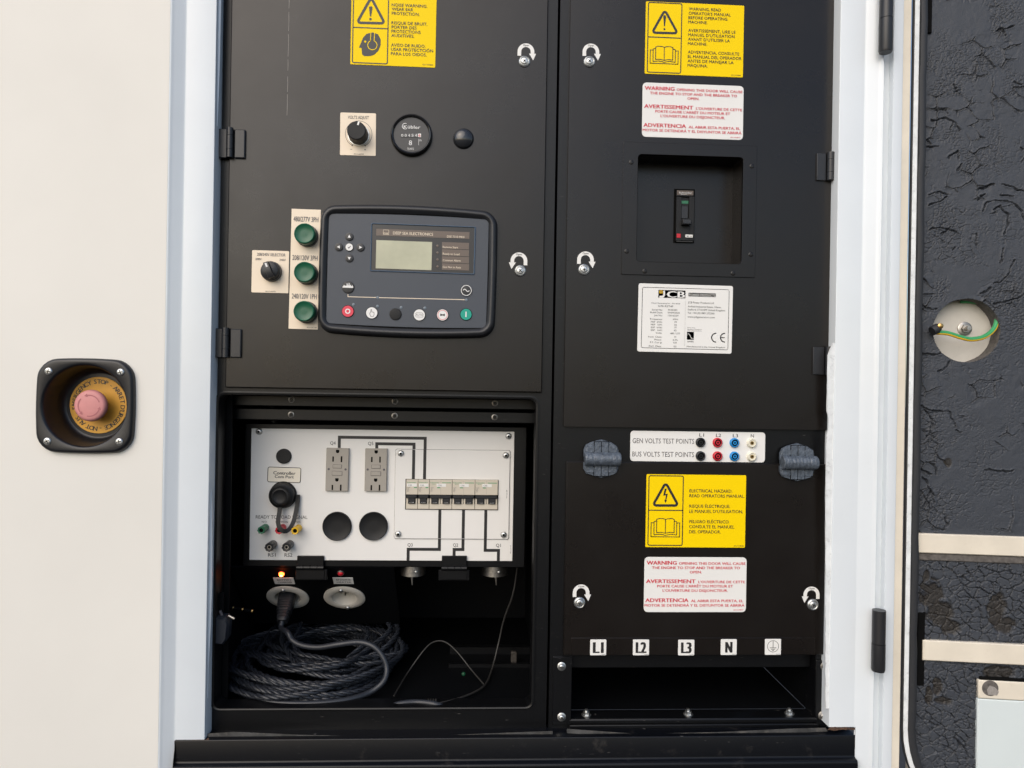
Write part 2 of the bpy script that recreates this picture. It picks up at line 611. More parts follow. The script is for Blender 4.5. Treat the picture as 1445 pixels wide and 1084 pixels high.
# rust at the two lower corners
for pts in ([(1168, 1030), (1172, 1026), (1190, 1026.5), (1207, 1027), (1207, 1030), (1190, 1030), (1176, 1031)],
            [(1206.3, 1026), (1207.6, 1026), (1207.6, 1052), (1211, 1066), (1209, 1066), (1206.3, 1055)],
            [(247, 1045), (291, 1044), (294, 1041), (295, 1045), (247, 1046.5)]):
    P = [EX(px, py, -.0208) for px, py in pts]
    fine = []
    for i in range(len(P)):
        a, b = P[i], P[(i + 1) % len(P)]
        for k in range(5):
            t_ = k / 5
            fine.append((a[0] + (b[0] - a[0]) * t_ + random.uniform(-.0006, .0006), a[2] + (b[2] - a[2]) * t_ + random.uniform(-.0006, .0006)))
    E.part('rust_patch', MB().poly(fine, P[0][1]), M_RUST)
# sill: front, highlight ledge, dusty top
sl = EX(247.5, 1045, -.021); sr = EX(1206.5, 1031, -.021)
zt = sl[2] + .0005
ze = EX(722, 1073, -.021)[2]
mb = MB()
prof_s = [(.0450, zt), (.0102, zt), (.0091, zt - .0004), (.0086, zt - .0015), (.0086, ze + .003), (.0082, ze + .001), (.0065, ze), (.0010, ze - .001), (.0000, ze - .0022), (-.0004, ze - .005), (-.0004, ZB)]
vs = []
for x in (sl[0], sr[0]):
    vs += [(x, p[0], p[1]) for p in prof_s]
k_ = len(prof_s)
mb.add(vs, [(i, i + 1, k_ + i + 1, k_ + i) for i in range(k_ - 1)])
mb.add([(sl[0], -.0004, ze - .005), (sl[0], .045, ze - .005), (sl[0], .045, zt), (sl[0], .0086, zt)], [(0, 1, 2, 3)])
E.part('sill', mb, M_SILL, smooth=50)
# flaking sheet edges lying on the sill
for (pts) in ([(293, 1036), (330, 1034), (420, 1038), (560, 1041), (700, 1036), (780, 1033), (780, 1039), (600, 1044), (420, 1042), (293, 1043)],
              [(800, 1030), (900, 1037), (1010, 1034), (1120, 1029), (1165, 1028), (1168, 1033), (1040, 1039), (900, 1041), (800, 1036)]):
    vs = [(*EX(px, py, -.012),) for px, py in pts]
    vs = [(x, y + random.uniform(-.001, .001), z) for x, y, z in vs]
    mb = MB().add([(v[0], v[1], v[2] + .001) for v in vs], [tuple(range(len(vs)))])
    E.part('sealant_strip', mb, M_DIRT)

# black cabinet frame
def fx(px, py): return E.loc(FRM.pt(px, py))
FY = fx(700, 500)[1]
lf, rf = fx(308.0, 480)[0], fx(782.5, 300)[0]
wl, wr = fx(305.5, 780)[0], fx(753.0, 780)[0]
wt, wb = fx(530, 560)[2], fx(530, 998.5)[2]
zbot = fx(500, 1040)[2]
lf2 = lf
mb = MB().ring(rr(lf2, rf, zbot, ZT, .001, 4), rr(wl, wr, wb, wt, .009, 4), FY, FY + .030)
E.part('cabinet_frame', mb, M_BLKF, smooth=30)
# rounded folded rim of the window
mb = MB()
o1 = rr(wl - .0045, wr + .0045, wb - .003, wt + .0045, .012, 4)
o2 = rr(wl - .003, wr + .003, wb - .0018, wt + .003, .0105, 4)
o3 = rr(wl - .0004, wr + .0004, wb - .0002, wt + .0004, .009, 4)
mb.loft([(o3, FY + .004), (o3, FY - .0012), (o2, FY - .002), (o1, FY - .0016), (o1, FY + .002)][::-1], False)
E.part('window_rim', mb, M_BLKF)
rl, rre = fx(786.0, 300)[0], fx(1181.5, 300)[0]
cl, cr_ = fx(806.5, 970)[0], fx(1150, 970)[0]
ct, cb = fx(980, 921)[2], fx(980, 1014)[2]
zsp = fx(980, 640)[2]
ra_, rb_ = fx(893, 300), fx(1053, 376)
mb = MB().ring(rr(rl, rre, zbot, zsp, .0001, 3), rr(cl, cr_, cb, ct, .0008, 3), FY, FY + .030)
mb.ring(rr(rl, rre, zsp, ZT, .0001, 3), rr(ra_[0], rb_[0], rb_[2], fx(980, 214)[2], .0008, 3), FY, FY + .030)
E.part('cabinet_frame', mb, M_BLKF, smooth=30)
# dark voids behind the gaps
mb = MB().box(lf - .06, rre + .06, FY + .10, FY + .104, zbot, ZT)
# interior of the window and of the cable opening
IB = .46
mb = MB()
zf = wb - .007
mb.add([(wl - .02, FY + .03, zf), (wr + .02, FY + .03, zf), (wr + .02, IB, zf), (wl - .02, IB, zf)], [(0, 1, 2, 3)])
mb.add([(wl - .02, FY + .03, wt + .05), (wr + .02, FY + .03, wt + .05), (wr + .02, IB, wt + .05), (wl - .02, IB, wt + .05)], [(3, 2, 1, 0)])
mb.add([(wl - .02, IB, zf), (wr + .02, IB, zf), (wr + .02, IB, wt + .05), (wl - .02, IB, wt + .05)], [(0, 1, 2, 3)])
mb.add([(wl - .02, FY + .03, zf), (wl - .02, IB, zf), (wl - .02, IB, wt + .05), (wl - .02, FY + .03, wt + .05)], [(0, 1, 2, 3)])
mb.add([(wr + .02, FY + .03, zf), (wr + .02, IB, zf), (wr + .02, IB, wt + .05), (wr + .02, FY + .03, wt + .05)], [(3, 2, 1, 0)])
mb.add([(wl - .02, FY + .0305, zf), (wl, FY + .0305, zf), (wl, FY + .0305, wt + .05), (wl - .02, FY + .0305, wt + .05)], [(3, 2, 1, 0)])
E.part('cabinet_lining', mb, M_INT)
mb = MB()
cz = cb + .0005
mb.add([(cl, FY + .03, cz), (cr_, FY + .03, cz), (cr_, .30, cz), (cl, .30, cz)], [(0, 1, 2, 3)])
mb.add([(cl, .30, cz), (cr_, .30, cz), (cr_, .30, ct + .05), (cl, .30, ct + .05)], [(0, 1, 2, 3)])
mb.add([(cl - .001, FY + .03, cz), (cl - .001, .30, cz), (cl - .001, .30, ct + .05), (cl - .001, FY + .03, ct + .05)], [(0, 1, 2, 3)])
mb.add([(cr_ + .001, FY + .03, cz), (cr_ + .001, .30, cz), (cr_ + .001, .30, ct + .05), (cr_ + .001, FY + .03, ct + .05)], [(3, 2, 1, 0)])
mb.add([(cl, FY + .03, ct + .05), (cr_, FY + .03, ct + .05), (cr_, .30, ct + .05), (cl, .30, ct + .05)], [(3, 2, 1, 0)])
E.part('cable_duct', mb, M_INT)
# lip under the lower cover and ledge of the duct
a = EX(807, 926, .02); b = EX(1146, 942, .02)
E.part('duct_lip', MB().slab(cl + .0005, cr_ - .0005, b[2], ct - .0005, a[1], a[1] + .003, 0, .0012), M_BLKF)
a = EX(978, 1014, .004); b = EX(978, 1021, .004)
mb = MB().slab(cl - .004, cr_ + .004, b[2], a[2], FY - .0035, FY + .02, 0, .0018)
mb.slab(cl - .002, cr_ + .006, b[2] - .007, b[2] - .0015, FY - .0030, FY - .0002, 0, .001)
E.part('duct_ledge', mb, M_BLKF)
# void closers between frame and posts
E.part('frame_backing', MB().box(lf - .05, lf + .01, FY + .034, FY + .037, zbot, ZT).box(rre - .006, rre + .05, FY + .031, FY + .034, zbot, ZT).box(rf - .01, rl + .01, FY + .031, FY + .034, zbot, ZT), M_INT)
# bracket plates
a = fx(780.5, 926); b = fx(805.5, 1022)
E.part('bracket_plate', MB().slab(a[0], b[0], b[2], a[2], FY - .0030, FY - .0002, .0006, .0008), M_BLKF)
a = fx(1151, 931); b = fx(1171, 1022)
E.part('bracket_plate', MB().slab(a[0], b[0], b[2], a[2], FY - .0026, FY - .0002, .0006, .0008), M_BLKF)


def cross_head(x, z, r, y, deg=0, w_=.32, l_=.62):
    mb = MB()
    for a0 in (deg, deg + 90):
        a = R(a0)
        d = Vector((math.cos(a), math.sin(a)))
        n = Vector((-d.y, d.x))
        p = Vector((x, z))
        mb.poly([tuple(p + d * r * l_ + n * r * w_ * .35), tuple(p - d * r * l_ + n * r * w_ * .35),
                 tuple(p - d * r * l_ - n * r * w_ * .35), tuple(p + d * r * l_ - n * r * w_ * .35)], y - (.00002 if a0 == deg else .00004))
    return mb


def screw(t, name, x, z, r, y, mt=None, head=.0022, washer=0, deg=20, parent=None, sub=True):
    mt = mt or M_ZINC
    mb = MB()
    if washer:
        mb.lathe(x, z, [(washer * .96, y - .0009), (washer, y - .0007), (washer, y)], 20)
    yb = y - (.0009 if washer else 0)
    mb.lathe(x, z, [(r * .45, yb - head), (r * .8, yb - head * .85), (r * .97, yb - head * .4), (r, yb)], 18)
    o = t.part(name, mb, mt, parent, smooth=50)
    if sub:
        t.part('cross_slot', cross_head(x, z, r, yb - head - .00005, deg), M_HOLE, o)
    return o


for px, py, r_, mt in ((792.5, 940.5, 4.0, M_ZINC), (792.5, 1012, 4.0, M_ZINC), (1163.5, 940.5, 4.0, M_STEEL), (1161, 1010, 4.4, M_STEEL)):
    p = E.loc(DOOR.pt(px, py, .003))
    screw(E, 'bolt', p[0], p[2], r_ * .001, FY - .0027, mt, .003, washer=r_ * .00155, deg=random.uniform(0, 90))
for px in (827, 970.5, 1113):
    p = EX(px, 1009, .02)
    mb = MB()
    for r0, h0, h1, sg in ((.0072, 0, .0012, 20), (.0050, .0012, .0055, 6), (.0026, .0055, .0085, 12)):
        pts = circ(p[0], .048, r0, sg)
        vs = [(q_[0], q_[1], cz + h) for h in (h0, h1) for q_ in pts]
        mb.add(vs, [(i, (i + 1) % sg, sg + (i + 1) % sg, sg + i) for i in range(sg)] + [tuple(range(sg, 2 * sg))])
    E.part('bolt', mb, M_ZINC, smooth=30)
# mounting rails with threaded inserts above the socket box
def rail(py0, py1, Y):
    a = EX(330, py0, Y); b = EX(760, py1, Y)
    za, zb_ = EX(540, py0, Y)[2], EX(540, py1, Y)[2]
    o = E.part('mounting_rail', MB().slab(wl - .015, wr + .015, zb_, za, a[1], a[1] + .012, 0, .0012), M_BLKF)
    return o, a[1]
r1, y1_ = rail(560.5, 575.5, .055)
r2, y2_ = rail(579, 595, .062)
for px, py, rl_, yy, Y in ((411.5, 564, r1, y1_, .055), (557.5, 566.5, r1, y1_, .055), (698.5, 569, r1, y1_, .055),
                           (411, 585.3, r2, y2_, .062), (557, 587, r2, y2_, .062), (698, 589, r2, y2_, .062)):
    p = EX(px, py, Y)
    o = E.part('threaded_insert', MB().loft([(circ(p[0], p[2], .0024, 16), yy - .0004), (circ(p[0], p[2], .0034, 16), yy - .0016), (circ(p[0], p[2], .0046, 16), yy - .0012), (circ(p[0], p[2], .0049, 16), yy)], False), M_STEEL, rl_)
# floor rail and clamp at the back right of the compartment
a = EX(633, 985, .2); b = EX(752, 985, .2)
zr = zf
mb = MB().box(a[0], wr + .015, .26, .275, zr, zr + .012).box(a[0], wr + .015, .20, .206, zr, zr + .006)
E.part('floor_rail', mb, M_BLKF)
E.part('floor_bracket', MB().slab(wr - .020, wr - .010, zr + .001, zr + .020, .215, .222, .003, .001), mat('dull_bracket', (.035, .030, .026), .7, var=.5, var_scale=200))

# ------------------------------------------------------------------ inner doors
def hinge(t, x0, xk0, xk1, x1_, ya, yb_, side, kx=.0045, dmat=None):
    """Steel butt hinge: pixel columns of leaf, knuckle, leaf; rows ya..yb_."""
    dmat = dmat or M_PLAS
    h = MB()
    (a0, zt_), (k0, _), (k1, _), (a1, zb__) = t.q(x0, ya), t.q(xk0, ya), t.q(xk1, ya), t.q(x1_, yb_)
    root = t.part('hinge', MB().slab(k0 - .0005, k1 + .0005, zb__ + .001, zt_ - .001, -.0006, .001, 0, .0002), M_BLKF)
    lo = t.part('hinge_leaf', MB().slab(a0, k0 - .0002, zb__, zt_, -.0032, .0005, .0008, .0008), dmat, root)
    if a1 > k1 + .002:
        t.part('hinge_leaf', MB().slab(k1 + .0012, a1, zb__, zt_ - .0004, -.0042, .0005, .0008, .0012), dmat, root)
    H = zt_ - zb__
    rad = (k1 - k0) / 2
    cx = (k0 + k1) / 2
    for f0, f1 in ((0, .26), (.272, .73), (.742, 1.02)):
        vs_pts = [(cx, -.0046, zt_ + .001 - H * f0), (cx, -.0046, zt_ + .001 - H * f1)]
        t.part('hinge_knuckle', MB().tube(vs_pts, rad * .96, 16), dmat, root, smooth=50)
    return root


CD = Thing('control_door', 'upper left black steel door carrying the control screen, lamps and knobs', 'cabinet door', DOOR, 545, 270)
a, b = CD.q(321.5, 300), CD.q(769, 300)
top, bot = CD.q(540, -60)[1], CD.q(540, 550.5)[1]
CD.part('door_sheet', MB().slab(a[0], b[0], bot, top, 0, .005, .0012, .0014), M_BLK)
hinge(CD, 307.5, 321.5, 331, 346.5, 182.5, 224.5, 'l')
hinge(CD, 300, 315, 325, 341, 463.5, 505, 'l')
for (y0_, y1_2) in ((-30, 12), (17, 44), (48, 80), (84, 100), (108, 130), (133, 163)):
    xa, za = CD.q(408 - y0_ * .019, y0_)
    xb2, zb2 = CD.q(408 - y1_2 * .019, y1_2)
    CD.part('scratch', MB().stroke([(xa, za), (xa + .0003, (za + zb2) / 2), (xb2, zb2)], .0005, -.00012), M_SCUFF)
# ghost circle pressed in the sheet
BD = Thing('breaker_door', 'upper right black steel door with a square recess for the main breaker', 'cabinet door', DOOR, 985, 300)
a, b = BD.q(800.5, 300), BD.q(1172.5, 300)
top, bot = BD.q(985, -60)[1], BD.q(985, 604.5)[1]
rx0, rx1 = BD.q(899, 300)[0], BD.q(1047.2, 300)[0]
rz1, rz0 = BD.q(973, 220.5)[1], BD.q(973, 371)[1]
mb = MB().ring(rr(a[0], b[0], bot, top, .0015, 4), rr(rx0, rx1, rz0, rz1, .005, 4), 0, .005)
BD.part('door_sheet', mb, M_BLK)
# bezel of the recess, with the back plate
bx0, bx1 = BD.q(878, 300)[0], BD.q(1066.5, 300)[0]
bz1, bz0 = BD.q(973, 203.5)[1], BD.q(973, 390)[1]
mb = MB()
oo, oi = rr(bx0, bx1, bz0, bz1, .002, 4), rr(bx0 + .0005, bx1 - .0005, bz0 + .0005, bz1 - .0005, .002, 4)
ii, ii2 = rr(rx0 - .0006, rx1 + .0006, rz0 - .0006, rz1 + .0006, .0056, 4), rr(rx0, rx1, rz0, rz1, .005, 4)
back = rr(rx0 + .0005, rx1 - .0005, rz0 + .0005, rz1 - .0005, .004, 4)
mb.loft([(oo, 0), (oo, -.0012), (oi, -.0017), (ii, -.0017), (ii2, -.0010), (ii2, .003), (back, .0405)][::-1], False)
mb.f = [f[::-1] for f in mb.f]
mb.poly(back, .0404)
bez = BD.part('recess_frame', mb, M_BLK, smooth=18)
for px, py in ((890.5, 229.5), (884, 355), (1060.5, 235), (1059, 359.5), (909.5, 383), (1034, 386)):
    x_, z_ = BD.q(px, py)
    BD.part('bolt_head', MB().lathe(x_, z_, [(.0022, -.0022), (.0032, -.0020), (.0036, -.0016)], 14), M_BLK, bez)
hinge(BD, 1152, 1165, 1175.5, 1175.6, 217, 256, 'r')
hinge(BD, 1146.5, 1162.5, 1173.5, 1173.6, 490, 529, 'r')

LC = Thing('lower_cover', 'lower right black hinged cover carrying the electrical hazard sticker', 'cabinet door', DOOR, 985, 790)
a, b = LC.q(797.5, 780), LC.q(1167.5, 780)
top, bot = LC.q(985, 653.5)[1], LC.q(985, 924.5)[1]
LC.part('cover_sheet', MB().slab(a[0], b[0], bot, top, 0, .005, .001, .0012), M_BLK)
z9 = LC.q(985, 900)[1]
LC.part('folded_edge', MB().slab(LC.q(806, 900)[0], LC.q(1150, 900)[0], bot + .0003, z9, -.0006, .001, .0006, .0005), M_BLK)
# fold line of the frame above the lower cover
for (cx, cy, w2, h2, rough_) in ((847.5, 648.5, 25.5, 28, 0), (1123, 653.5, 26.5, 28, 1)):
    x_, z_ = LC.q(cx, cy)
    S = .001
    root = None
    up = [(-25, 4), (-25, 14), (-22, 21), (-14, 25), (0, 29), (14, 25), (21, 21), (25, 14), (25, 4)]
    dn = [(-25, -4), (25, -4), (25, -13), (21, -20), (12, -23), (0, -26), (-12, -23), (-21, -20), (-25, -13)]
    mk = lambda P, k=1.0: [(x_ + p[0] * S * k, z_ + (p[1]) * S) for p in P]
    def lf_(P, y0, name, parent=None):
        P = P if name == 'hinge_leaf' else P
        out = mk(P)
        cxm = sum(p[0] for p in out) / len(out); czm = sum(p[1] for p in out) / len(out)
        ins = [(cxm + (p[0] - cxm) * .93, czm + (p[1] - czm) * .9) for p in out]
        mbx = MB().loft([(ins, y0), (out, y0 + .002), (out, 0)])
        mbx.f = [f for f in mbx.f]
        return mbx
    up_ccw, dn_ccw = up[::-1], dn[::-1]
    root = LC.part('plastic_hinge', lf_(up_ccw, -.006, 'hinge_leaf'), M_GREYP, label='weathered grey-black plastic hinge')
    LC.part('hinge_leaf', lf_(dn_ccw, -.006, 'hinge_leaf'), M_GREYP, root)
    pts, rads = [], []
    for k in range(41):
        t_ = -1 + 2 * k / 40
        pts.append((x_ + .0255 * t_ + .0012, -.009, z_ + .0015))
        rads.append(.0098 + (.0004 if k % 4 < 2 and rough_ else 0) - (.0012 if k in (0, 40) else 0) - (.0005 if k in (9, 30) else 0))
    LC.part('hinge_barrel', MB().tube(pts, rads, 24), M_GREYP, root, smooth=45)
    for sx in (-1, 1):
        for zc in (15.5, -13.5):
            LC.part('hinge_pad', MB().slab(x_ + sx * .0165 - .0065, x_ + sx * .0165 + .0065, z_ + (zc - 5) * S, z_ + (zc + 5) * S, -.0071, -.004, .003, .0007), M_GREYP, root)
    for zc, hh in ((16.5, 9), (-14.5, 8.5)):
        LC.part('hinge_recess', MB().slab(x_ - .0109, x_ + .0109, z_ + (zc - hh - .8) * S, z_ + (zc + hh + .8) * S, -.0066, -.004, .0008, .0001), M_HOLE, root)
        for sx in (-1, 1):
            LC.part('hinge_plug', MB().slab(x_ + sx * .0052 - .0048, x_ + sx * .0052 + .0048, z_ + (zc - hh) * S, z_ + (zc + hh) * S, -.0078, -.004, .0008, .0006), M_GREYP, root)

# ------------------------------------------------------------------ latches
AR = 'quarter turn latches with open arrows'
def latch(px, py, side, label):
    t = Thing('door_latch', label, 'latch', DOOR, px, py, 0, AR)
    x, z = t.q(px, py)
    cx, cz_ = x + side * .002, z + .0142
    r0, r1 = .0068, .0120
    mb = MB().annulus(cx, cz_, r0, r1, -.0003, 0, 180, 20)
    tail, head = -side, side
    xa, xb_ = sorted((cx + tail * r0, cx + tail * r1))
    mb.poly([(xa, cz_ - .006), (xb_, cz_ - .006), (xb_, cz_), (xa, cz_)], -.0003)
    xa, xb_ = sorted((cx + head * r0, cx + head * r1))
    mb.poly([(xa, cz_ - .0025), (xb_, cz_ - .0025), (xb_, cz_), (xa, cz_)], -.0003)
    hx = cx + head * (r0 + r1) / 2
    mb.poly([(hx - .0050, cz_ - .0024), (hx + head * .0010, cz_ - .0118), (hx + .0050, cz_ - .0024)], -.0003)
    d = t.part('arrow_decal', mb, M_WVIN)
    t.part('lettering', MB().text('Open', cx, cz_ + .0080, .0086, .0026, -.0005, .01, 'c'), M_INKB, d)
    t.part('latch_washer', MB().loft([(circ(x, z, .0054, 24), -.0012), (circ(x, z, .0066, 24), -.0024), (circ(x, z, .0080, 24), -.0016), (circ(x, z, .0084, 24), .0)], True), M_ZINC, smooth=50)
    s_ = t.part('latch_screw', MB().lathe(x, z, [(.0030, -.0038), (.0046, -.0034), (.0053, -.0022), (.0054, -.001)], 20), M_ZINC, smooth=50)
    t.part('cross_slot', cross_head(x, z, .0052, -.0039, random.uniform(10, 80), .30, .52), M_HOLE, s_)
latch(740, 87.3, 1, 'latch screw at the top right of the control door, arrow turning right')
latch(734, 382.4, -1, 'latch screw right of the control screen, arrow turning left')
latch(831.6, 87.5, 1, 'latch screw at the top left of the breaker door')
latch(824, 380.8, 1, 'latch screw left of the square breaker recess, beside its lower edge')
latch(817.8, 850.6, 1, 'latch screw at the lower left of the lower cover, above tag L1')
latch(1146.7, 853.2, -1, 'latch screw at the lower right of the lower cover, above the earth symbol')

# ------------------------------------------------------------------ stickers
def plate(t, wd, ht, mt, r=.001, th=.0006, name='plate', c=.0002):
    return t.part(name, MB().slab(-wd / 2, wd / 2, -ht / 2, ht / 2, -th, 0, r, c), mt)


def lines(t, rows, mt, y, cap, bold, name='lettering', parent=None):
    """rows: (text, pixel x0, pixel baseline y at x0, pixel x1[, cap pixels])"""
    mb = MB()
    for row in rows:
        s_, xa, yb_, xb_ = row[:4]
        cp = row[4] if len(row) > 4 else cap
        x0, z0 = t.q(xa, yb_)
        x1_, _ = t.q(xb_, yb_)
        mb.text(s_, x0, z0, x1_ - x0, cp * .00101, y, bold)
    return t.part(name, mb, mt, parent)


def triangle(mb, t, apex, bl, br, wpx, y):
    P = [t.q(*bl), t.q(*br), t.q(*apex)]
    mb.stroke(round_poly(P, wpx * .00105 * .75, 4), wpx * .00101, y, True)


def bang(mb, t, px, y0, y1, wpx, y):
    (x, z1), (_, z0) = t.q(px, y0), t.q(px, y1)
    h = z1 - z0
    wv = wpx * .0005
    mb.poly([(x - wv * .35, z0 + h * .28), (x + wv * .35, z0 + h * .28), (x + wv, z1 - wv * .7), (x + wv * .5, z1), (x - wv * .5, z1), (x - wv, z1 - wv * .7)], y)
    mb.disc(x, z0 + h * .09, wv * .72, y, 14)


def book(mb, t, x0, x1, y0, y1, y):
    (a, zt_), (b, zb_) = t.q(x0, y0), t.q(x1, y1)
    W_, H_ = b - a, zt_ - zb_
    f = lambda u, v: (a + W_ * u, zt_ - H_ * v)
    lw = .0011
    mb.stroke([f(.20, .06), f(.28, .01), f(.42, .02), f(.5, .06), f(.58, .02), f(.72, .01), f(.80, .06), f(.80, .76), f(.66, .74), f(.5, .79), f(.34, .74), f(.20, .76)], lw, y, True)
    mb.stroke([f(.5, .06), f(.5, .79)], lw, y)
    for s_ in (0, 1):
        g_ = lambda u, v: f(1 - u if s_ else u, v)
        mb.stroke([g_(.20, .13), g_(.11, .18), g_(.11, .88)], lw, y)
        mb.stroke([g_(.11, .24), g_(.01, .24), g_(.01, .98), g_(.09, .98)], lw, y)
    mb.stroke([f(.11, .88), f(.30, .84), f(.42, .87), f(.5, .90), f(.58, .87), f(.70, .84), f(.89, .88)], lw, y)
    mb.stroke([f(.01, .98), f(.99, .98)], lw, y)


def sign_box(mb, t, x0, x1, y0, y1, ym, wpx, y):
    P = [t.q(x0, y1), t.q(x1, y1), t.q(x1, y0), t.q(x0, y0)]
    xa, xb_ = (P[0][0] + P[3][0]) / 2, (P[1][0] + P[2][0]) / 2
    za, zb_ = P[2][1], P[0][1]
    mb.stroke(rr(xa, xb_, zb_, za, .0022, 3), wpx * .001, y, True)
    zm = t.q((x0 + x1) / 2, ym)[1]
    mb.stroke([(xa, zm), (xb_, zm)], wpx * .001, y)


IY, TY = -.0008, -.0010
WS = 'yellow warning stickers on the doors'
# noise sticker
t, wd, ht = quad_thing('warning_sticker', 'yellow noise sticker with ear protection head symbol on the control door', 'sticker', DOOR, (496.6, -12), (617, -8), (494.4, 91), (613.9, 96), group=WS)
plate(t, wd, ht, M_YEL, .0015)
mb = MB()
sign_box(mb, t, 498.2, 547.6, -8.5, 88.6, 40.0, 1.5, IY)
triangle(mb, t, (523.8, -3.0), (503.8, 32.5), (543.0, 33.4), 3.6, IY)
bang(mb, t, 523.3, 9.3, 29.2, 5.0, IY)
hd = [(507, 66.8), (512.5, 53.5), (517.5, 48.2), (525.8, 46.0), (533.5, 48.8), (537.2, 56), (537.2, 64), (534, 72), (528.3, 77.5), (522.5, 79.6), (514, 79.6), (511, 77), (510.2, 68), (506.7, 67.6)]
mb.poly([t.q(*p) for p in hd][::-1], IY)
t.part('symbol', mb, M_INKB)
mb = MB()
xh, zh = t.q(525.6, 64.3)
mb.annulus(xh, zh, .0060, .0070, IY - .0002, 112, 428, 26)
for dx in (-2.8, 2.4):
    p0, p1 = t.q(525.6 + dx, 58.8), t.q(526.3 + dx, 46.2)
    mb.stroke([p0, p1], .001, IY - .0002)
xh, zh = t.q(515.5, 59.3)
mb.disc(xh, zh, .0015, IY - .0002, 12)
t.part('symbol_outline', mb, M_YEL)
lines(t, [('NOISE WARNING.', 552.8, 9.3, 603), ('WEAR EAR', 553, 15.2, 583), ('PROTECTION.', 552.8, 21.2, 592),
          ('RISQUE DE BRUIT.', 552.5, 34.6, 603), ('PORTER DES', 552.5, 40.6, 588), ('PROTECTIONS', 552.3, 46.5, 593.5), ('AUDITIVES.', 552.2, 52.4, 584.5),
          ('AVISO DE RUIDO.', 552, 65.8, 600.5), ('USAR PROTECTCIÓN', 551.8, 71.9, 611), ('PARA LOS OIDOS.', 551.6, 78, 602)], M_INKB, TY, 4.2, .014)
lines(t, [('401/W0884', 596, 92.3, 611, 1.6)], M_INKB, TY, 1.6, .0)
# read the manual sticker
t, wd, ht = quad_thing('warning_sticker', 'yellow read-the-manual sticker at the top of the breaker door', 'sticker', DOOR, (911.6, 2.2), (1050.3, 8.3), (910, 103.9), (1048.4, 110.2), group=WS)
plate(t, wd, ht, M_YEL, .0015)
mb = MB()
sign_box(mb, t, 914.0, 961.2, 5.8, 102, 53.4, 1.4, IY)
triangle(mb, t, (938, 14.8), (920, 46.5), (956, 47.4), 3.4, IY)
bang(mb, t, 937.8, 22, 43.6, 4.2, IY)
book(mb, t, 917.2, 956.9, 64.8, 91.6, IY)
t.part('symbol', mb, M_INKB)
lines(t, [('WARNING, READ', 971.8, 14.8, 1017), ("OPERATOR'S MANUAL", 971.5, 21.0, 1031), ('BEFORE OPERATING', 971.2, 27.2, 1026), ('MACHINE.', 970.9, 33.4, 998),
          ('AVERTISSEMENT, LIRE LE', 970.8, 45.2, 1037.6), ("MANUEL D'UTILISATION", 970.7, 51.4, 1036.2), ("AVANT D'UTILISER LA", 970.5, 57.6, 1029.5), ('MACHINE.', 970.3, 63.8, 997.5),
          ('ADVERTENCIA, CONSULTE', 970.4, 75.7, 1042.8), ('EL MANUAL DEL OPERADOR', 970.2, 82, 1046), ('ANTES DE MANEJAR LA', 970, 88.2, 1034.8), ('MÁQUINA.', 969.9, 94.5, 998)], M_INKB, TY, 4.1, .014)
lines(t, [('401/W0880', 1031, 107.2, 1045, 1.6)], M_INKB, TY, 1.6, .0)
# electrical hazard sticker
t, wd, ht = quad_thing('warning_sticker', 'yellow electrical hazard sticker with lightning triangle on the lower cover', 'sticker', DOOR, (912.2, 668.4), (1052.5, 671.6), (911.2, 771.4), (1051.9, 773.7), group=WS)
plate(t, wd, ht, M_YEL, .0015)
mb = MB()
sign_box(mb, t, 914.9, 963.3, 671.8, 769.3, 720.1, 1.4, IY)
triangle(mb, t, (939.2, 681.0), (921, 713.2), (957.0, 713.4), 3.6, IY)
mb.poly([t.q(*p) for p in [(937.8, 689.5), (940.6, 689.5), (938.6, 697.2), (942.2, 696.6), (939.9, 706.0), (941.4, 705.4), (938.6, 709.8), (937.2, 705.2), (938.4, 705.6), (939.6, 698.9), (935.6, 699.6)]][::-1], IY)
book(mb, t, 918.4, 959.0, 731.2, 758.2, IY)
t.part('symbol', mb, M_INKB)
lines(t, [('ELECTRICAL HAZARD.', 972.6, 694.6, 1033), ('READ OPERATORS MANUAL.', 972.5, 701.6, 1050.2), ('RISQUE ÉLECTRIQUE.', 972.4, 716.2, 1030), ("LE MANUEL D'UTILISATION.", 972.4, 723.5, 1048.1),
          ('PELIGRO ELÉCTRICO.', 972.3, 738.0, 1029), ('CONSULTE EL MANUEL', 972.2, 745.2, 1035.8), ('DEL OPERADOR.', 972.2, 752.3, 1016.8)], M_INKB, TY, 4.4, .014)
lines(t, [('401/W0888', 1035, 771, 1049, 1.6)], M_INKB, TY, 1.6, .0)


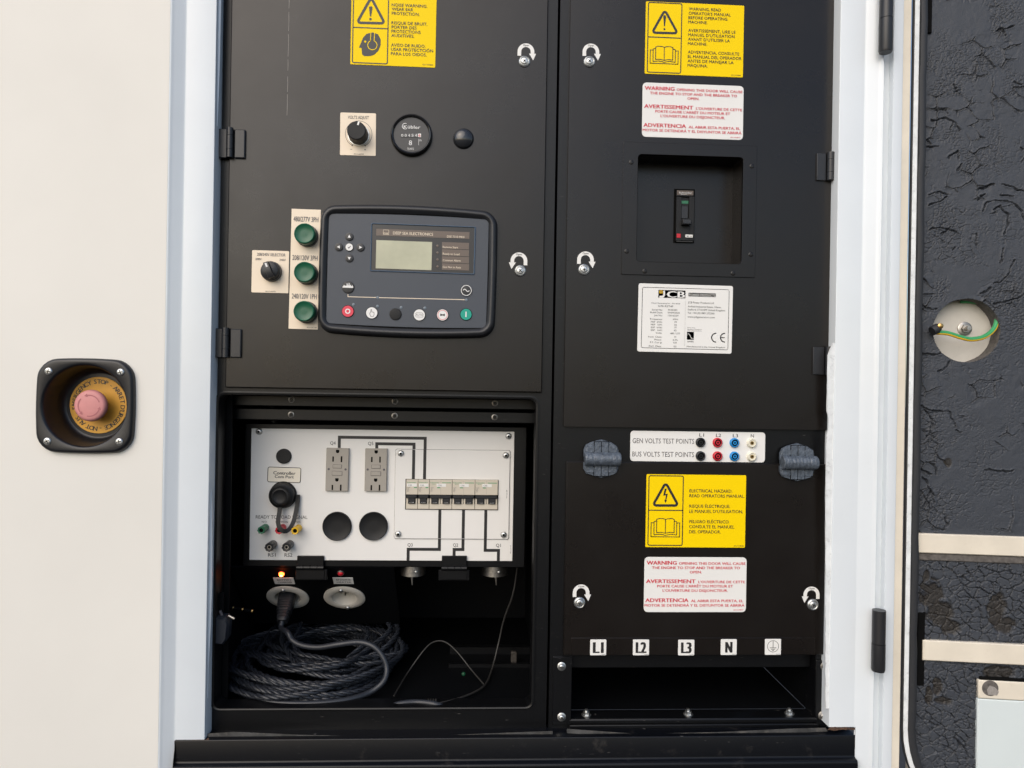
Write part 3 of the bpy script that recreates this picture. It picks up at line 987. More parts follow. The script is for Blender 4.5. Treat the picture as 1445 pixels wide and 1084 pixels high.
def red_sign(label, tl, tr, bl, br):
    t, wd, ht = quad_thing('warning_sticker', label, 'sticker', DOOR, tl, tr, bl, br, group='white warning stickers with red lettering')
    plate(t, wd, ht, M_WVIN, .0055)
    mb = MB()
    f = lambda u: (u - 15) / 1372 * wd - wd / 2
    for s_, a, b, v, cp in (('WARNING', 45, 443, .135, 50), ('OPENING THIS DOOR WILL CAUSE', 475, 1368, .135, 34), ('THE ENGINE TO STOP AND THE BREAKER TO', 115, 1295, .214, 34), ('OPEN.', 622, 782, .292, 34),
                            ('AVERTISSEMENT', 40, 700, .470, 50), ("L'OUVERTURE DE CETTE", 740, 1366, .470, 34), ("PORTE CAUSE L'ARRÊT DU MOTEUR ET", 190, 1205, .548, 34), ("L'OUVERTURE DU DISJONCTEUR.", 262, 1137, .628, 34),
                            ('ADVERTENCIA', 35, 608, .815, 50), ('AL ABRIR ESTA PUERTA, EL', 645, 1345, .815, 34), ('MOTOR SE DETENDRÁ Y EL DISYUNTOR SE ABRIRÁ', 24, 1364, .897, 34)):
        mb.text(s_, f(a), ht / 2 - v * ht, f(b) - f(a), cp / 740 * ht, TY, .032 if cp > 40 else .020)
    mb.text('401/W0877', f(1215), ht / 2 - .968 * ht, f(1350) - f(1215), .021 * ht, TY, .0)
    t.part('lettering', mb, M_INKR)
red_sign('white sticker with red warning text on the breaker door, just above the recess', (907, 116), (1049.4, 122.3), (906, 193.0), (1048.6, 198.2))
red_sign('white sticker with red warning text on the lower cover, below the yellow hazard sticker', (909.2, 785), (1053.4, 787.6), (909.0, 863), (1053, 864.6))

# rating plate
t, wd, ht = quad_thing('rating_plate', 'cream generator rating plate with small print under the breaker recess', 'plate', DOOR, (901.6, 400.5), (1034.8, 403.3), (899.1, 496.3), (1032, 499.3))
plate(t, wd, ht, M_WVIN, .0028, .0008)
K = lambda X, Y: (890 + X / 9.03, 395 + Y / 9.03)
mb = MB().stroke(rr(-wd / 2 + .0056, wd / 2 - .0056, -ht / 2 + .0055, ht / 2 - .0055, .0025, 3), .0008, IY, True)
a, b = t.q(*K(697, 270)), t.q(*K(683, 850))
mb.stroke([a, b], .0003, IY)
a, b = t.q(*K(352, 128)), t.q(*K(695, 238))
mb.poly(rr(a[0], b[0], b[1], a[1], .0003, 1), IY)
a, b = t.q(*K(735, 165)), t.q(*K(1080, 222))
mb.poly(rr(a[0], b[0], b[1], a[1], .0002, 1), IY)
a, b = t.q(*K(715, 662)), t.q(*K(802, 765))
mb.poly(rr(a[0], b[0], b[1], a[1], .0002, 1), IY)
x_, z_ = t.q(*K(1085, 738))
mb.annulus(x_, z_, .0056, .0072, IY, 88, 272, 16)
x_, z_ = t.q(*K(1198, 738))
mb.annulus(x_, z_, .0056, .0072, IY, 88, 272, 16)
mb.stroke([(x_ - .006, z_), (x_ - .0004, z_)], .0015, IY - .0001)
t.part('print_mark', mb, M_INKB)
mb = MB()
x0, z0 = t.q(*K(462, 224)); x1_, _ = t.q(*K(686, 224))
mb.text('CB', x0, z0, x1_ - x0, .0090, TY, .05)
mb.stroke([t.q(*K(424, 138)), t.q(*K(424, 196)), t.q(*K(408, 216)), t.q(*K(364, 216))], .0026, TY)
t.part('logo_lettering', mb, M_WVIN)
mb = MB()
x0, z0 = t.q(*K(743, 208)); x1_, _ = t.q(*K(1074, 208))
mb.text('POWER PRODUCTS', x0, z0, x1_ - x0, .0036, TY, .008)
t.part('reversed_lettering', mb, M_WVIN)
mb = MB()
P = [t.q(*K(X, Y)) for X, Y in ((718, 690), (738, 690), (752, 705), (764, 735), (780, 750), (800, 752))]
mb.stroke(P, .0007, TY)
t.part('wave_mark', mb, M_WVIN)
mb = MB()
a, b = t.q(*K(364, 136)), t.q(*K(404, 174))
mb.poly(rr(a[0], b[0], b[1], a[1], .0001, 1), TY - .0001)
t.part('logo_square', mb, M_YELP)
mb = MB()
a, b = t.q(*K(376, 147)), t.q(*K(392, 163))
mb.poly(rr(a[0], b[0], b[1], a[1], .0001, 1), TY - .0003)
t.part('logo_square', mb, M_INKB)
KR = lambda s_, X0, Y, X1, cp=2.2: (s_, *K(X0, Y), 890 + X1 / 9.03, cp)
lines(t, [KR('Diesel Generating Set - ISO 8528', 262, 302, 625, 1.6), KR('G70 RST4F', 345, 346, 540, 2.6), KR('Serial No:', 268, 390, 405), KR('3036283', 472, 392, 590), KR('Build Date:', 248, 424, 405), KR('04/09/2020', 470, 428, 622),
          KR('Job No:', 296, 462, 402), KR('12016239', 472, 465, 605), KR('Frequency:', 245, 508, 400), KR('60Hz', 535, 512, 603), KR('PRP  kVA:', 255, 545, 400), KR('70', 553, 548, 585), KR('PRP   kW:', 255, 580, 400), KR('56', 553, 584, 585),
          KR('ESP  kVA:', 255, 615, 400), KR('77', 553, 618, 582), KR('ESP   kW:', 255, 650, 400), KR('62', 550, 654, 580), KR('Volts:', 315, 686, 395), KR('480 / 277', 502, 692, 626), KR('Insul. Class:', 220, 733, 395), KR('H', 555, 737, 575),
          KR('Phase:', 300, 771, 390), KR('3-Ph', 533, 776, 596), KR('P.F. Cos φ:', 245, 805, 398), KR('0.8', 540, 810, 582), KR('Perf. Class:', 230, 852, 388), KR('G2', 543, 858, 580),
          KR('JCB Power Products Ltd', 728, 300, 1055, 2.7), KR('Airfield Industrial Estate, Hixon,', 725, 350, 1152, 2.5), KR('Stafford, ST18 0PF United Kingdom', 724, 390, 1200, 2.5), KR('Tel: +44 (0)1889 272200', 722, 432, 1063, 2.5),
          KR('www.jcbgenerators.com', 722, 482, 1068, 2.6), KR('Member of the', 720, 614, 815, 1.1), KR('Association of Manufacturers', 718, 634, 905, 1.1), KR('of Power Generating Systems', 718, 652, 903, 1.1), KR('AMPS', 715, 797, 798, 2.4),
          KR('Manufactured in the United Kingdom', 712, 858, 1200, 2.0)], M_INKB, TY, 2.2, .006)

# terminal tags
for s_, x0, x1_, y0, y1_, lab in (('L1', 832.9, 855.6, 902.5, 924.6, 'small white tag with black L1, first at the bottom of the lower cover'), ('L2', 893.2, 916, 902.5, 924.6, 'small white tag with black L2 at the bottom of the lower cover'),
                             ('L3', 957, 979.8, 902.8, 924.8, 'small white tag with black L3 at the bottom of the lower cover'), ('N', 1017.1, 1039.6, 902, 924.2, 'small white tag with black N at the bottom of the lower cover'),
                             ('E', 1079.4, 1102, 901.7, 924, 'small white tag with earth symbol at the bottom of the lower cover')):
    t, wd, ht = quad_thing('terminal_tag', lab, 'tag', DOOR, (x0, y0), (x1_, y0), (x0 - .3, y1_), (x1_ - .3, y1_), d=-.0008, group='terminal tags')
    plate(t, wd, ht, M_WVIN, .0012, .0007)
    mb = MB()
    if s_ == 'E':
        mb.annulus(0, .001, .0079, .0085, IY - .0001, n=30)
        mb.stroke([(0, .0085), (0, -.001)], .0008, IY - .0001)
        for k, hw in enumerate((.0048, .0030, .0014)):
            mb.stroke([(-hw, -.0012 - k * .0020), (hw, -.0012 - k * .0020)], .0008, IY - .0001)
    else:
        mb.text(s_, 0, -.0078, .0135 if len(s_) == 2 else .0085, .0155, IY - .0001, .05, 'c')
    mb.text('401/W0860', wd / 2 - .0012, -ht / 2 + .0008, .006, .0009, IY - .0002, 0, 'r')
    t.part('lettering', mb, M_INKB)

# test point strip
t, wd, ht = quad_thing('test_point_strip', 'white strip of generator and bus volts test points', 'test panel', FRM, (890, 607.5), (1080, 610.7), (889.5, 650), (1079.6, 653.5))
plate(t, wd, ht, M_WVIN, .0045, .0010)
lines(t, [('GEN VOLTS TEST POINTS', 892.3, 625.2, 979.2), ('BUS VOLTS TEST POINTS', 892, 644, 979)], M_INKG, -.0013, 7.0, .0)
lines(t, [('L1', 986.5, 616.0, 993, 4.6), ('L2', 1010, 616.5, 1017, 4.6), ('L3', 1033.7, 617, 1041, 4.6), ('N', 1059, 617.3, 1063.3, 4.6)], M_INKB, -.0013, 4.6, .01)
for k, (px, mt) in enumerate(((989.1, M_PLAS), (1013.1, M_RED), (1037.0, M_BLUE), (1061.2, M_IVORY))):
    for py in (624.6, 643.8):
        x_, z_ = t.q(px, py + k * .25, -.004)
        y0 = -.001
        o = t.part('test_jack', MB().loft([(circ(x_, z_, .0047, 28), y0 + .0005), (circ(x_, z_, .0048, 28), y0 - .0038), (circ(x_, z_, .0053, 28), y0 - .0042), (circ(x_, z_, .0064, 28), y0 - .0036), (circ(x_, z_, .0070, 28), y0 - .0022), (circ(x_, z_, .0071, 28), y0)], False), mt, smooth=45)
        t.part('jack_well', MB().disc(x_, z_, .0050, y0 - .0030, 20), M_HOLE, o)
        rm = {M_PLAS: M_PLASM, M_IVORY: M_BRASS}.get(mt, mt)
        t.part('jack_ring', MB().annulus(x_, z_, .0014, .0029, y0 - .0035, n=20), rm, o)
        if mt is M_IVORY:
            t.part('jack_rim', MB().annulus(x_, z_, .0029, .0047, y0 - .0033, n=20), mt, o)

# main circuit breaker in the recess
t = Thing('circuit_breaker', 'black main circuit breaker with toggle lever inside the square recess', 'circuit breaker', RECB, 965, 305)
def qbox(t, mb, x0, x1, y0, y1, ya, yb_, r=0.0, c=.0003):
    a, b = t.q(x0, y0), t.q(x1, y1)
    return mb.slab(a[0], b[0], b[1], a[1], ya, yb_, r, c)
t.part('cutout', qbox(t, MB(), 951.3, 979.3, 266.5, 343.5, -.0004, 0), M_HOLE)
body = MB()
for bx in ((953.2, 977.3, 269.5, 279), (953.2, 959.2, 279, 341), (971.2, 977.3, 279, 341), (959.2, 971.2, 320, 341)):
    qbox(t, body, *bx, -.0060, -.0005, 0, .0003)
qbox(t, body, 959.2, 971.2, 279, 320, -.0025, -.0005)
bo = t.part('breaker_body', body, M_PLASM)
t.part('name_label', qbox(t, MB(), 954, 976.8, 270.2, 277.3, -.0064, -.0059), M_TAUPE, bo)
mb = MB()
a = t.q(956.5, 274.6); b = t.q(974.5, 274.6)
mb.text('Schneider', a[0], a[1], b[0] - a[0], .0026, -.0067, .01)
a = t.q(959, 276.6); b = t.q(967.5, 276.6)
mb.text('Electric', a[0], a[1], b[0] - a[0], .0014, -.0067, .0)
t.part('lettering', mb, M_INKW, bo)
o = t.part('green_label', qbox(t, MB(), 959.5, 970.8, 283.8, 288.6, -.0030, -.0024), M_GRNP)
t.part('toggle_cover', qbox(t, MB(), 960, 970.2, 291, 310, -.0040, -.0024, .0015, .001), M_PLAS)
t.part('toggle_lever', qbox(t, MB(), 959.6, 971.5, 312, 320, -.016, -.0024, .001, .0012), M_PLAS)
t.part('trip_button', qbox(t, MB(), 953.4, 958.8, 331, 337, -.0067, -.0059), M_RED)
o = t.part('white_label', qbox(t, MB(), 965.6, 975.8, 332.2, 336.6, -.0064, -.0059), M_WVIN)
a = t.q(967, 335.4); b = t.q(974.6, 335.4)
t.part('lettering', MB().text('80 A', a[0], a[1], b[0] - a[0], .0018, -.0067, 0), M_INKB, o)
t.part('lower_lip', qbox(t, MB(), 953.5, 976.5, 341, 342.6, -.005, -.0005), M_GRYP)

# ------------------------------------------------------------------ controls on the left door
# volts adjust
t, wd, ht = quad_thing('volts_adjust_dial', 'cream VOLTS ADJUST plate with black knob pointing up', 'dial', DOOR, (480.2, 159), (530.9, 160.2), (479.9, 219.1), (530.1, 220.4))
plate(t, wd, ht, M_CVIN, .0015)
lines(t, [('VOLTS ADJUST', 491, 167.9, 520.6, 4.4)], M_INKB, TY, 4.4, .0)
lines(t, [('401/L6078', 499.5, 218.4, 513, 1.6)], M_INKB, TY, 1.6, 0)
x_, z_ = t.q(506.3, 189.6)
mb = MB().annulus(x_, z_, .0183, .0188, IY, -62, 242, 40)
a = t.q(495.8, 211); mb.stroke([(a[0] - .0014, a[1]), (a[0] + .0014, a[1])], .0005, IY)
a = t.q(515.2, 211.5); mb.stroke([(a[0] - .0012, a[1]), (a[0] + .0012, a[1])], .0005, IY).stroke([(a[0], a[1] - .0012), (a[0], a[1] + .0012)], .0005, IY - .0001)
for an, dx in ((242, -1), (-62, 1)):
    px_, pz_ = x_ + .01855 * math.cos(R(an)), z_ + .01855 * math.sin(R(an))
    mb.poly([(px_ - .0008, pz_ + .0012), (px_ - .0008 * 0 - .0006 * -dx, pz_ - .0010), (px_ + .0012, pz_ + .0012)], IY - .0001)
t.part('scale_print', mb, M_INKB)
x_, z_ = t.q(502.8, 183.9, -.021)
t.part('dial_ring', MB().loft([(circ(x_, z_, .0128, 36), -.0022), (circ(x_, z_, .0150, 36), -.0020), (circ(x_, z_, .0156, 36), -.0006)]), M_ZINC, smooth=50)
n = 48
def knurl(r, y, amp): return ([(x_ + (r + (amp if k % 4 < 2 else -amp)) * math.cos(2 * math.pi * k / n), z_ + (r + (amp if k % 4 < 2 else -amp)) * math.sin(2 * math.pi * k / n)) for k in range(n)], y)
kb = t.part('knob', MB().loft([knurl(.0118, -.0210, 0), knurl(.0128, -.0202, 0), knurl(.0133, -.0150, .0002), knurl(.0140, -.0022, .0002)]), M_PLASM)
t.part('pointer_mark', MB().stroke([(x_ + .0020, z_ + .0072), (x_ + .0034, z_ + .0122)], .0024, -.0212), M_WVIN, kb)
# hour meter
t = Thing('hour_meter', 'round black hour meter with white counter digits', 'meter', DOOR, 580.8, 191.9)
t.part('meter_bezel', MB().loft([(circ(0, 0, .0246, 48), -.0045), (circ(0, 0, .0252, 48), -.0085), (circ(0, 0, .0268, 48), -.0092), (circ(0, 0, .0285, 48), -.0078), (circ(0, 0, .0293, 48), -.0045), (circ(0, 0, .0296, 48), 0)], False), M_GLOSS, smooth=60)
t.part('meter_face', MB().disc(0, 0, .0250, -.0048, 48), M_ROUGHDK)
G = lambda X, Y: (470 + X / 6.568, 145 + Y / 6.568)
mb = MB()
yy = -.0052
x0, z0 = t.q(*G(655, 238), yy); x1_, _ = t.q(*G(808, 240), yy)
mb.text('Kübler', x0, z0, x1_ - x0, .0046, yy, .014)
x_, z_ = t.q(*G(668, 218), yy)
mb.annulus(x_, z_, .0036, .0044, yy, 60, 300, 20)
x0, z0 = t.q(*G(702, 393), yy)
mb.text('8', x0, z0, .0044, .0066, yy, .0)
x0, z0 = t.q(*G(688, 434), yy); x1_, _ = t.q(*G(750, 434), yy)
mb.text('QUARTZ', x0, z0, x1_ - x0, .0026, yy, 0)
a, b = t.q(*G(793, 335), yy), t.q(*G(793, 395), yy)
mb.stroke([a, b], .0004, yy)
x0, z0 = t.q(*G(800, 358), yy)
mb.text('1h', x0, z0, .003, .0030, yy, 0)
t.part('lettering', mb, M_INKW)
xs = [t.q(*G(626 + 32 * k, 303), yy) for k in range(6)]
for k, ch in enumerate('004546'):
    a = xs[k]
    o = t.part('digit_wheel', MB().slab(a[0] + .0002, a[0] + .0045, a[1] - .0025, a[1] + .0025, -.0055, -.0049, .0002, .0001), M_GRYP if k < 5 else M_WVIN)
    t.part('digit', MB().text(ch, a[0] + .0023, a[1] - .0019, .0028, .0038, -.0057, .01, 'c'), M_INKW if k < 5 else M_INKR, o)
# dome plug
t = Thing('blanking_plug', 'glossy black domed blanking plug right of the hour meter', 'plug', DOOR, 653.9, 196)
prof = []
for k in range(9):
    a = R(90 - 90 * k / 8)
    prof.append((.0142 * math.cos(a) + .0001, -.0008 - .0085 * math.sin(a)))
t.part('dome', MB().lathe(0, 0, prof + [(.0148, -.0004), (.0148, 0)], 36), mat('glossy_plug_plastic', (.02, .022, .026), .16, spec=.7), smooth=60)
# lamp plate
t, wd, ht = quad_thing('lamp_plate', 'tall cream plate lettered for three voltage lamps', 'plate', DOOR, (411, 294.4), (452.3, 296.6), (408, 464), (449.2, 465.3))
plate(t, wd, ht, M_CVIN, .0003)
for row in (('480/277V 3PH', 414.4, 312.6, 449.2), ('208/120V 3PH', 412.8, 367.0, 448.1), ('240/120V 1PH', 412, 421.4, 447)):
    lines(t, [row], M_INKG, TY, 7.0, .012)
lines(t, [('401/L6148', 433, 463, 447, 1.6)], M_INKB, TY, 1.6, 0)
for px, py, lab in ((429.5, 329.6, 'green indicator lamp under the lettering 480/277V, topmost of three'), (429.3, 384, 'green indicator lamp under the lettering 208/120V, middle of three'), (428.7, 439.2, 'green indicator lamp under the lettering 240/120V, lowest of three')):
    l = Thing('indicator_lamp', lab, 'lamp', Plane(DOOR.pt(430, 380, -.0006)), *(px, py), group='green voltage lamps')
    p = DOOR.pt(px, py, -.019)
    l.e.location = (p.x, -.0006, p.z)
    l.part('lamp_collar', MB().loft([(circ(0, 0, .0140, 36), -.0060), (circ(0, 0, .0152, 36), -.0056), (circ(0, 0, .0155, 36), 0)]), M_PLAS, smooth=50)
    l.part('lamp_lens', MB().loft([(circ(0, 0, .0040, 36), -.0186), (circ(0, 0, .0118, 36), -.0184), (circ(0, 0, .0128, 36), -.0192), (circ(0, 0, .0138, 36), -.0186), (circ(0, 0, .0144, 36), -.0168), (circ(0, 0, .0144, 36), -.0060)]), M_GREEN, smooth=55)
# selector
t, wd, ht = quad_thing('voltage_selector', 'cream 208/240V SELECTOR plate with black switch knob', 'switch', DOOR, (355.8, 352.9), (408.1, 354.8), (355, 412.7), (407.1, 414.3))
plate(t, wd, ht, M_CVIN, .0015)
lines(t, [('208/240V SELECTOR', 362.8, 361.0, 403, 4.0), ('208V', 360.6, 367.2, 369.2, 3), ('240V', 394.6, 368.4, 403.4, 3)], M_INKG, TY, 4, .01)
lines(t, [('401/L6079', 374.5, 412, 389, 1.5)], M_INKB, TY, 1.6, 0)
x_, z_ = t.q(378.4, 380.6, -.019)
kb = t.part('knob_base', MB().lathe(x_, z_, [(.0126, -.0085), (.0136, -.0078), (.0142, -.0004)], 36), M_PLAS, smooth=50)
kb = t.part('knob', MB().lathe(x_, z_, [(.0112, -.0130), (.0120, -.0122), (.0124, -.0084)], 36), M_PLAS, smooth=50)
da = R(112)
d = Vector((math.cos(da), math.sin(da))); nn = Vector((-d.y, d.x)); c_ = Vector((x_, z_))
gr = [tuple(c_ + d * .0112 + nn * .0034), tuple(c_ - d * .0112 + nn * .0042), tuple(c_ - d * .0112 - nn * .0042), tuple(c_ + d * .0112 - nn * .0034)]
gr2 = [tuple(c_ + (Vector(p) - c_) * .86) for p in gr]
t.part('grip', MB().loft([(gr2, -.0200), (gr, -.0190), (gr, -.0128)]), M_PLAS)
t.part('pointer_mark', MB().stroke([tuple(c_ + d * .0040), tuple(c_ + d * .0094)], .0024, -.0202), M_INKW, kb)

# ------------------------------------------------------------------ control screen module
t = Thing('generator_controller', 'slate control module with display window, arrow keys and round buttons', 'controller', DOOR, 576.5, 384.2, ang=-R(.55))
def bulge(w2, h2, r, bow_x, bow_z, n=10, q=6):
    """Rounded rectangle whose sides bow outward."""
    out = []
    for (cx, cz_, a0) in ((w2 - r, h2 - r, 0), (-w2 + r, h2 - r, 90), (-w2 + r, -h2 + r, 180), (w2 - r, -h2 + r, 270)):
        arc = [(cx + r * math.cos(R(a0 + 90 * k / q)), cz_ + r * math.sin(R(a0 + 90 * k / q))) for k in range(q + 1)]
        out += arc
        nx = arc[-1]
        ends = {0: (-w2 + r, h2), 90: (-w2, -h2 + r), 180: (w2 - r, -h2), 270: (w2, h2 - r)}[a0]
        for k in range(1, n):
            t_ = k / n
            out.append((nx[0] + (ends[0] - nx[0]) * t_, nx[1] + (ends[1] - nx[1]) * t_))
    res = []
    for x, z in out:
        kx = 1 + bow_x * (1 - (z / h2) ** 2)
        kz = 1 + bow_z * (1 - (x / w2) ** 2)
        res.append((x * kx, z * kz))
    return res
W2, H2 = .1235, .0885
mb = MB()
ser = [(0, .0, 0), (.0012, -.0085, 0), (.0035, -.0125, 0), (.0062, -.0140, 0), (.0088, -.0132, 0), (.0108, -.0100, 0), (.0118, -.0092, 0)]
rings = [(bulge(W2 - d_, H2 - d_, .0200 - d_ * .8, .010, .055 if d_ < .009 else .05), y) for d_, y, _ in ser]
mb.loft(rings[::-1], False)
t.part('module_bezel', mb, M_PLAS, smooth=60)
fp = bulge(W2 - .0122, H2 - .0122, .0065, .004, .030)
fp0 = bulge(W2 - .0126, H2 - .0126, .0062, .004, .030)
t.part('membrane_groove', MB().poly(rings[-1][0], -.0090), M_HOLE)
t.part('membrane', MB().loft([(fp0, -.0098), (fp, -.0094), (fp, -.0088)]), M_DSE)
FYY = -.0098
C5 = lambda X, Y: (400 + X / 4.516, 270 + Y / 4.516)
# display window
a, b = t.q(*C5(556, 214), FYY), t.q(*C5(1222, 526), FYY)
dx0, dz1 = t.q(*C5(563, 372), FYY)[0], t.q(*C5(890, 222), FYY)[1]
dx1, dz0 = t.q(*C5(1215, 372), FYY)[0], t.q(*C5(890, 514), FYY)[1]
rim_o, rim_m, rim_i = rr(dx0 - .0018, dx1 + .0018, dz0 - .0018, dz1 + .0018, .0022, 4), rr(dx0 - .0009, dx1 + .0009, dz0 - .0009, dz1 + .0009, .0016, 4), rr(dx0, dx1, dz0, dz1, .001, 4)
t.part('display_rim', MB().loft([(rim_i, FYY + .0010), (rim_i, FYY - .0004), (rim_m, FYY - .0016), (rim_o, FYY - .0002)], False), mat('display_rim_highlight', (.10, .15, .22), .25), smooth=60)  # blue highlight along the rim put into its base colour
disp = t.part('display', MB().slab(dx0 - .0002, dx1 + .0002, dz0 - .0002, dz1 + .0002, FYY - .0003, FYY, .001, .0001), M_ROUGHDK)
D2 = lambda X, Y: (505 + X / 8.028, 305 + Y / 8.028)
def dbox(X0, Y0, X1, Y1, y):
    xm, ym = (X0 + X1) / 2, (Y0 + Y1) / 2
    return (t.q(*D2(X0, ym), y)[0], t.q(*D2(X1, ym), y)[0], t.q(*D2(xm, Y1), y)[1], t.q(*D2(xm, Y0), y)[1])
YD = FYY - .0004
t.part('title_bar', MB().slab(*dbox(207, 163, 1265, 240, YD), YD - .0002, YD + .0001, 0, .0001), M_TAUPE, disp)
t.part('lcd_screen', MB().slab(*dbox(205, 283, 838, 603, YD), YD - .0002, YD + .0001, 0, .0001), M_LCD, disp)
for k in range(4):
    y0 = 299 + 80 * k
    t.part('label_strip', MB().slab(*dbox(952, y0, 1260, y0 + 74, YD), YD - .0002, YD + .0001, 0, .0001), M_TAUPE, disp)
    x_, z_ = t.q(*D2(903, 338 + 78 * k), YD)
    t.part('status_light', MB().lathe(x_, z_, [(.0008, YD - .0006), (.0016, YD - .0004), (.0018, YD)], 14), M_TAUPE, disp)
mb = MB()
YT = YD - .0004
for s_, X0, X1, Y, cp in (('DEEP SEA ELECTRONICS', 398, 852, 207, 32), ('DSE 7310 MKII', 1010, 1205, 243, 24), ('Remote Start', 962, 1135, 361, 22), ('Ready to Load', 962, 1150, 437, 22), ('Common Alarm', 962, 1163, 510, 22), ('Gen Not in Auto', 962, 1168, 587, 22)):
    x0, z0 = t.q(*D2(X0, Y), YT); x1_, _ = t.q(*D2(X1, Y), YT)
    mb.text(s_, x0, z0, x1_ - x0, cp / 8.028 * .001, YT, .012)
q0 = dbox(288, 157, 350, 210, YT)
mb.stroke(rr(q0[0], q0[1], q0[2], q0[3], .0002, 1), .0004, YT, True)
mb.text('DSE', q0[0] + .0006, q0[2] + .0006, (q0[1] - q0[0]) - .0012, .0022, YT, .02)
t.part('lettering', mb, M_CVIN, disp)
# buttons
def btn(px, py, r, mt, ring=M_HOLE, name='button'):
    x_, z_ = t.q(px, py, FYY - .001)
    o = t.part(name, MB().lathe(x_, z_, [(r * .80, FYY - .0018), (r * .93, FYY - .0016), (r, FYY - .0004), (r, FYY)], 28), ring, smooth=50)
    return o, x_, z_
YB = FYY - .0020
for px, py, an in ((493, 334.2, 90), (478.2, 348.7, 180), (508.6, 349.3, 0), (493, 364.5, 270)):
    o, x_, z_ = btn(px, py, .0057, None, M_PLAS, 'arrow_key')
    P = [(x_ + .0026 * math.cos(R(an + k)), z_ + .0026 * math.sin(R(an + k))) for k in (0, 125, 235)]
    t.part('key_symbol', MB().poly(P, YB), M_INKW, o)
o, x_, z_ = btn(493, 349, .0057, None, M_PLAS, 'tick_key')
t.part('key_face', MB().disc(x_, z_, .0050, YB, 24), M_INKW, o)
t.part('key_symbol', MB().stroke([(x_ - .0018, z_), (x_ - .0006, z_ - .0016), (x_ + .002, z_ + .0016)], .0009, YB - .0002), M_INKG, o)
o, x_, z_ = btn(491.2, 405.5, .0086, None, M_PLAS, 'load_button')
sk = [(-.0074, -.0008), (-.0074, .0008), (-.006, .001), (-.006, .003), (-.0048, .003), (-.0046, .001), (-.003, .0024), (-.002, .0016), (-.0018, .005), (-.0006, .005), (-.0004, .002), (.0006, .003), (.001, .0058), (.002, .0058), (.0022, .002), (.0036, .004), (.0042, .001), (.006, .003), (.007, .001), (.0074, -.0008)]
t.part('key_symbol', MB().poly([(x_ + p[0], z_ + p[1]) for p in sk][::-1], YB), M_INKW, o)
o, x_, z_ = btn(658, 410, .0082, None, M_PLAS, 'generator_button')
wv = [(x_ - .0044 + .0088 * k / 12, z_ + .0016 * math.sin(2 * math.pi * k / 12)) for k in range(13)]
t.part('key_symbol', MB().annulus(x_, z_, .0066, .0075, YB, n=30).stroke(wv, .0010, YB - .0002), M_INKW, o)
BT = [(490.9, 439.4, M_REDB, 'stop_button'), (524.7, 441.7, M_INKW, 'manual_button'), (558.1, 443.5, None, 'blank_button'), (591.8, 444.6, M_INKW, 'auto_button'), (624.5, 444.6, M_INKW, 'mute_button'), (657.6, 443.8, M_GRNB, 'start_button')]
for px, py, mt, nm in BT:
    o, x_, z_ = btn(px, py, .0086 if mt else .0084, None, M_HOLE if mt else M_PLASM, nm)
    if mt: t.part('key_face', MB().disc(x_, z_, .0078, YB, 28), mt, o)
    mb = MB()
    Y3 = YB - .0002
    if nm == 'stop_button':
        mb.annulus(x_, z_, .0022, .0036, Y3, n=20); sm = M_INKW
    elif nm == 'start_button':
        mb.stroke([(x_, z_ - .0038), (x_, z_ + .0038)], .0016, Y3); sm = M_INKW
    elif nm == 'manual_button':
        hp = [(-.0028, -.0006), (-.0016, .0006), (-.0012, .0046), (-.0002, .0046), (.0000, .0014), (.003, .0008), (.0034, -.0016), (.0026, -.0048), (-.0016, -.0048)]
        mb.stroke([(x_ + p[0], z_ + p[1]) for p in hp], .0006, Y3, True); sm = M_INKG
    elif nm == 'auto_button':
        mb.text('AUTO', x_, z_ - .0012, .0105, .0026, Y3, .0, 'c')
        mb.stroke([(x_ - .0060, z_ + .0006), (x_ - .0040, z_ + .0030), (x_ + .0040, z_ + .0030), (x_ + .0060, z_ + .0006)], .0004, Y3)
        mb.stroke([(x_ - .0060, z_ - .0010), (x_ - .0040, z_ - .0030), (x_ + .0040, z_ - .0030), (x_ + .0060, z_ - .0010)], .0004, Y3); sm = M_INKG
    elif nm == 'mute_button':
        mb.poly([(x_ - .0032, z_ - .0018), (x_ - .0006, z_ - .0008), (x_ + .0006, z_ - .0008), (x_ + .0032, z_ - .0018), (x_ + .0032, z_ + .0018), (x_ + .0006, z_ + .0008), (x_ - .0006, z_ + .0008), (x_ - .0032, z_ + .0018)], Y3); sm = M_INKB
        t.part('key_ring', MB().annulus(x_, z_, .0062, .0068, Y3, n=28), M_REDB, o)
    else:
        continue
    t.part('key_symbol', mb, sm, o)
mb = MB()
Pq = lambda X, Y: t.q(*C5(X, Y), FYY)
mb.stroke([Pq(411, 655), Pq(411, 672), Pq(585, 677)], .0009, FYY - .0002).stroke([Pq(612, 678), Pq(1150, 691)], .0009, FYY - .0002)
for X, Y in ((585, 677), (614, 678), (1150, 691)):
    p = Pq(X, Y); mb.disc(p[0], p[1], .0008, FYY - .0003, 10)
t.part('mimic_line', mb, M_CVIN)
for X, Y in ((600, 678), (1165, 693), (447, 722), (599, 733), (750, 741), (901, 744)):
    p = Pq(X, Y)
    t.part('status_light', MB().lathe(p[0], p[1], [(.0010, FYY - .0007), (.0019, FYY - .0004), (.0021, FYY)], 14), mat('status_lens', (.16, .20, .24), .3) if X == 600 else bpy.data.materials['status_lens'])

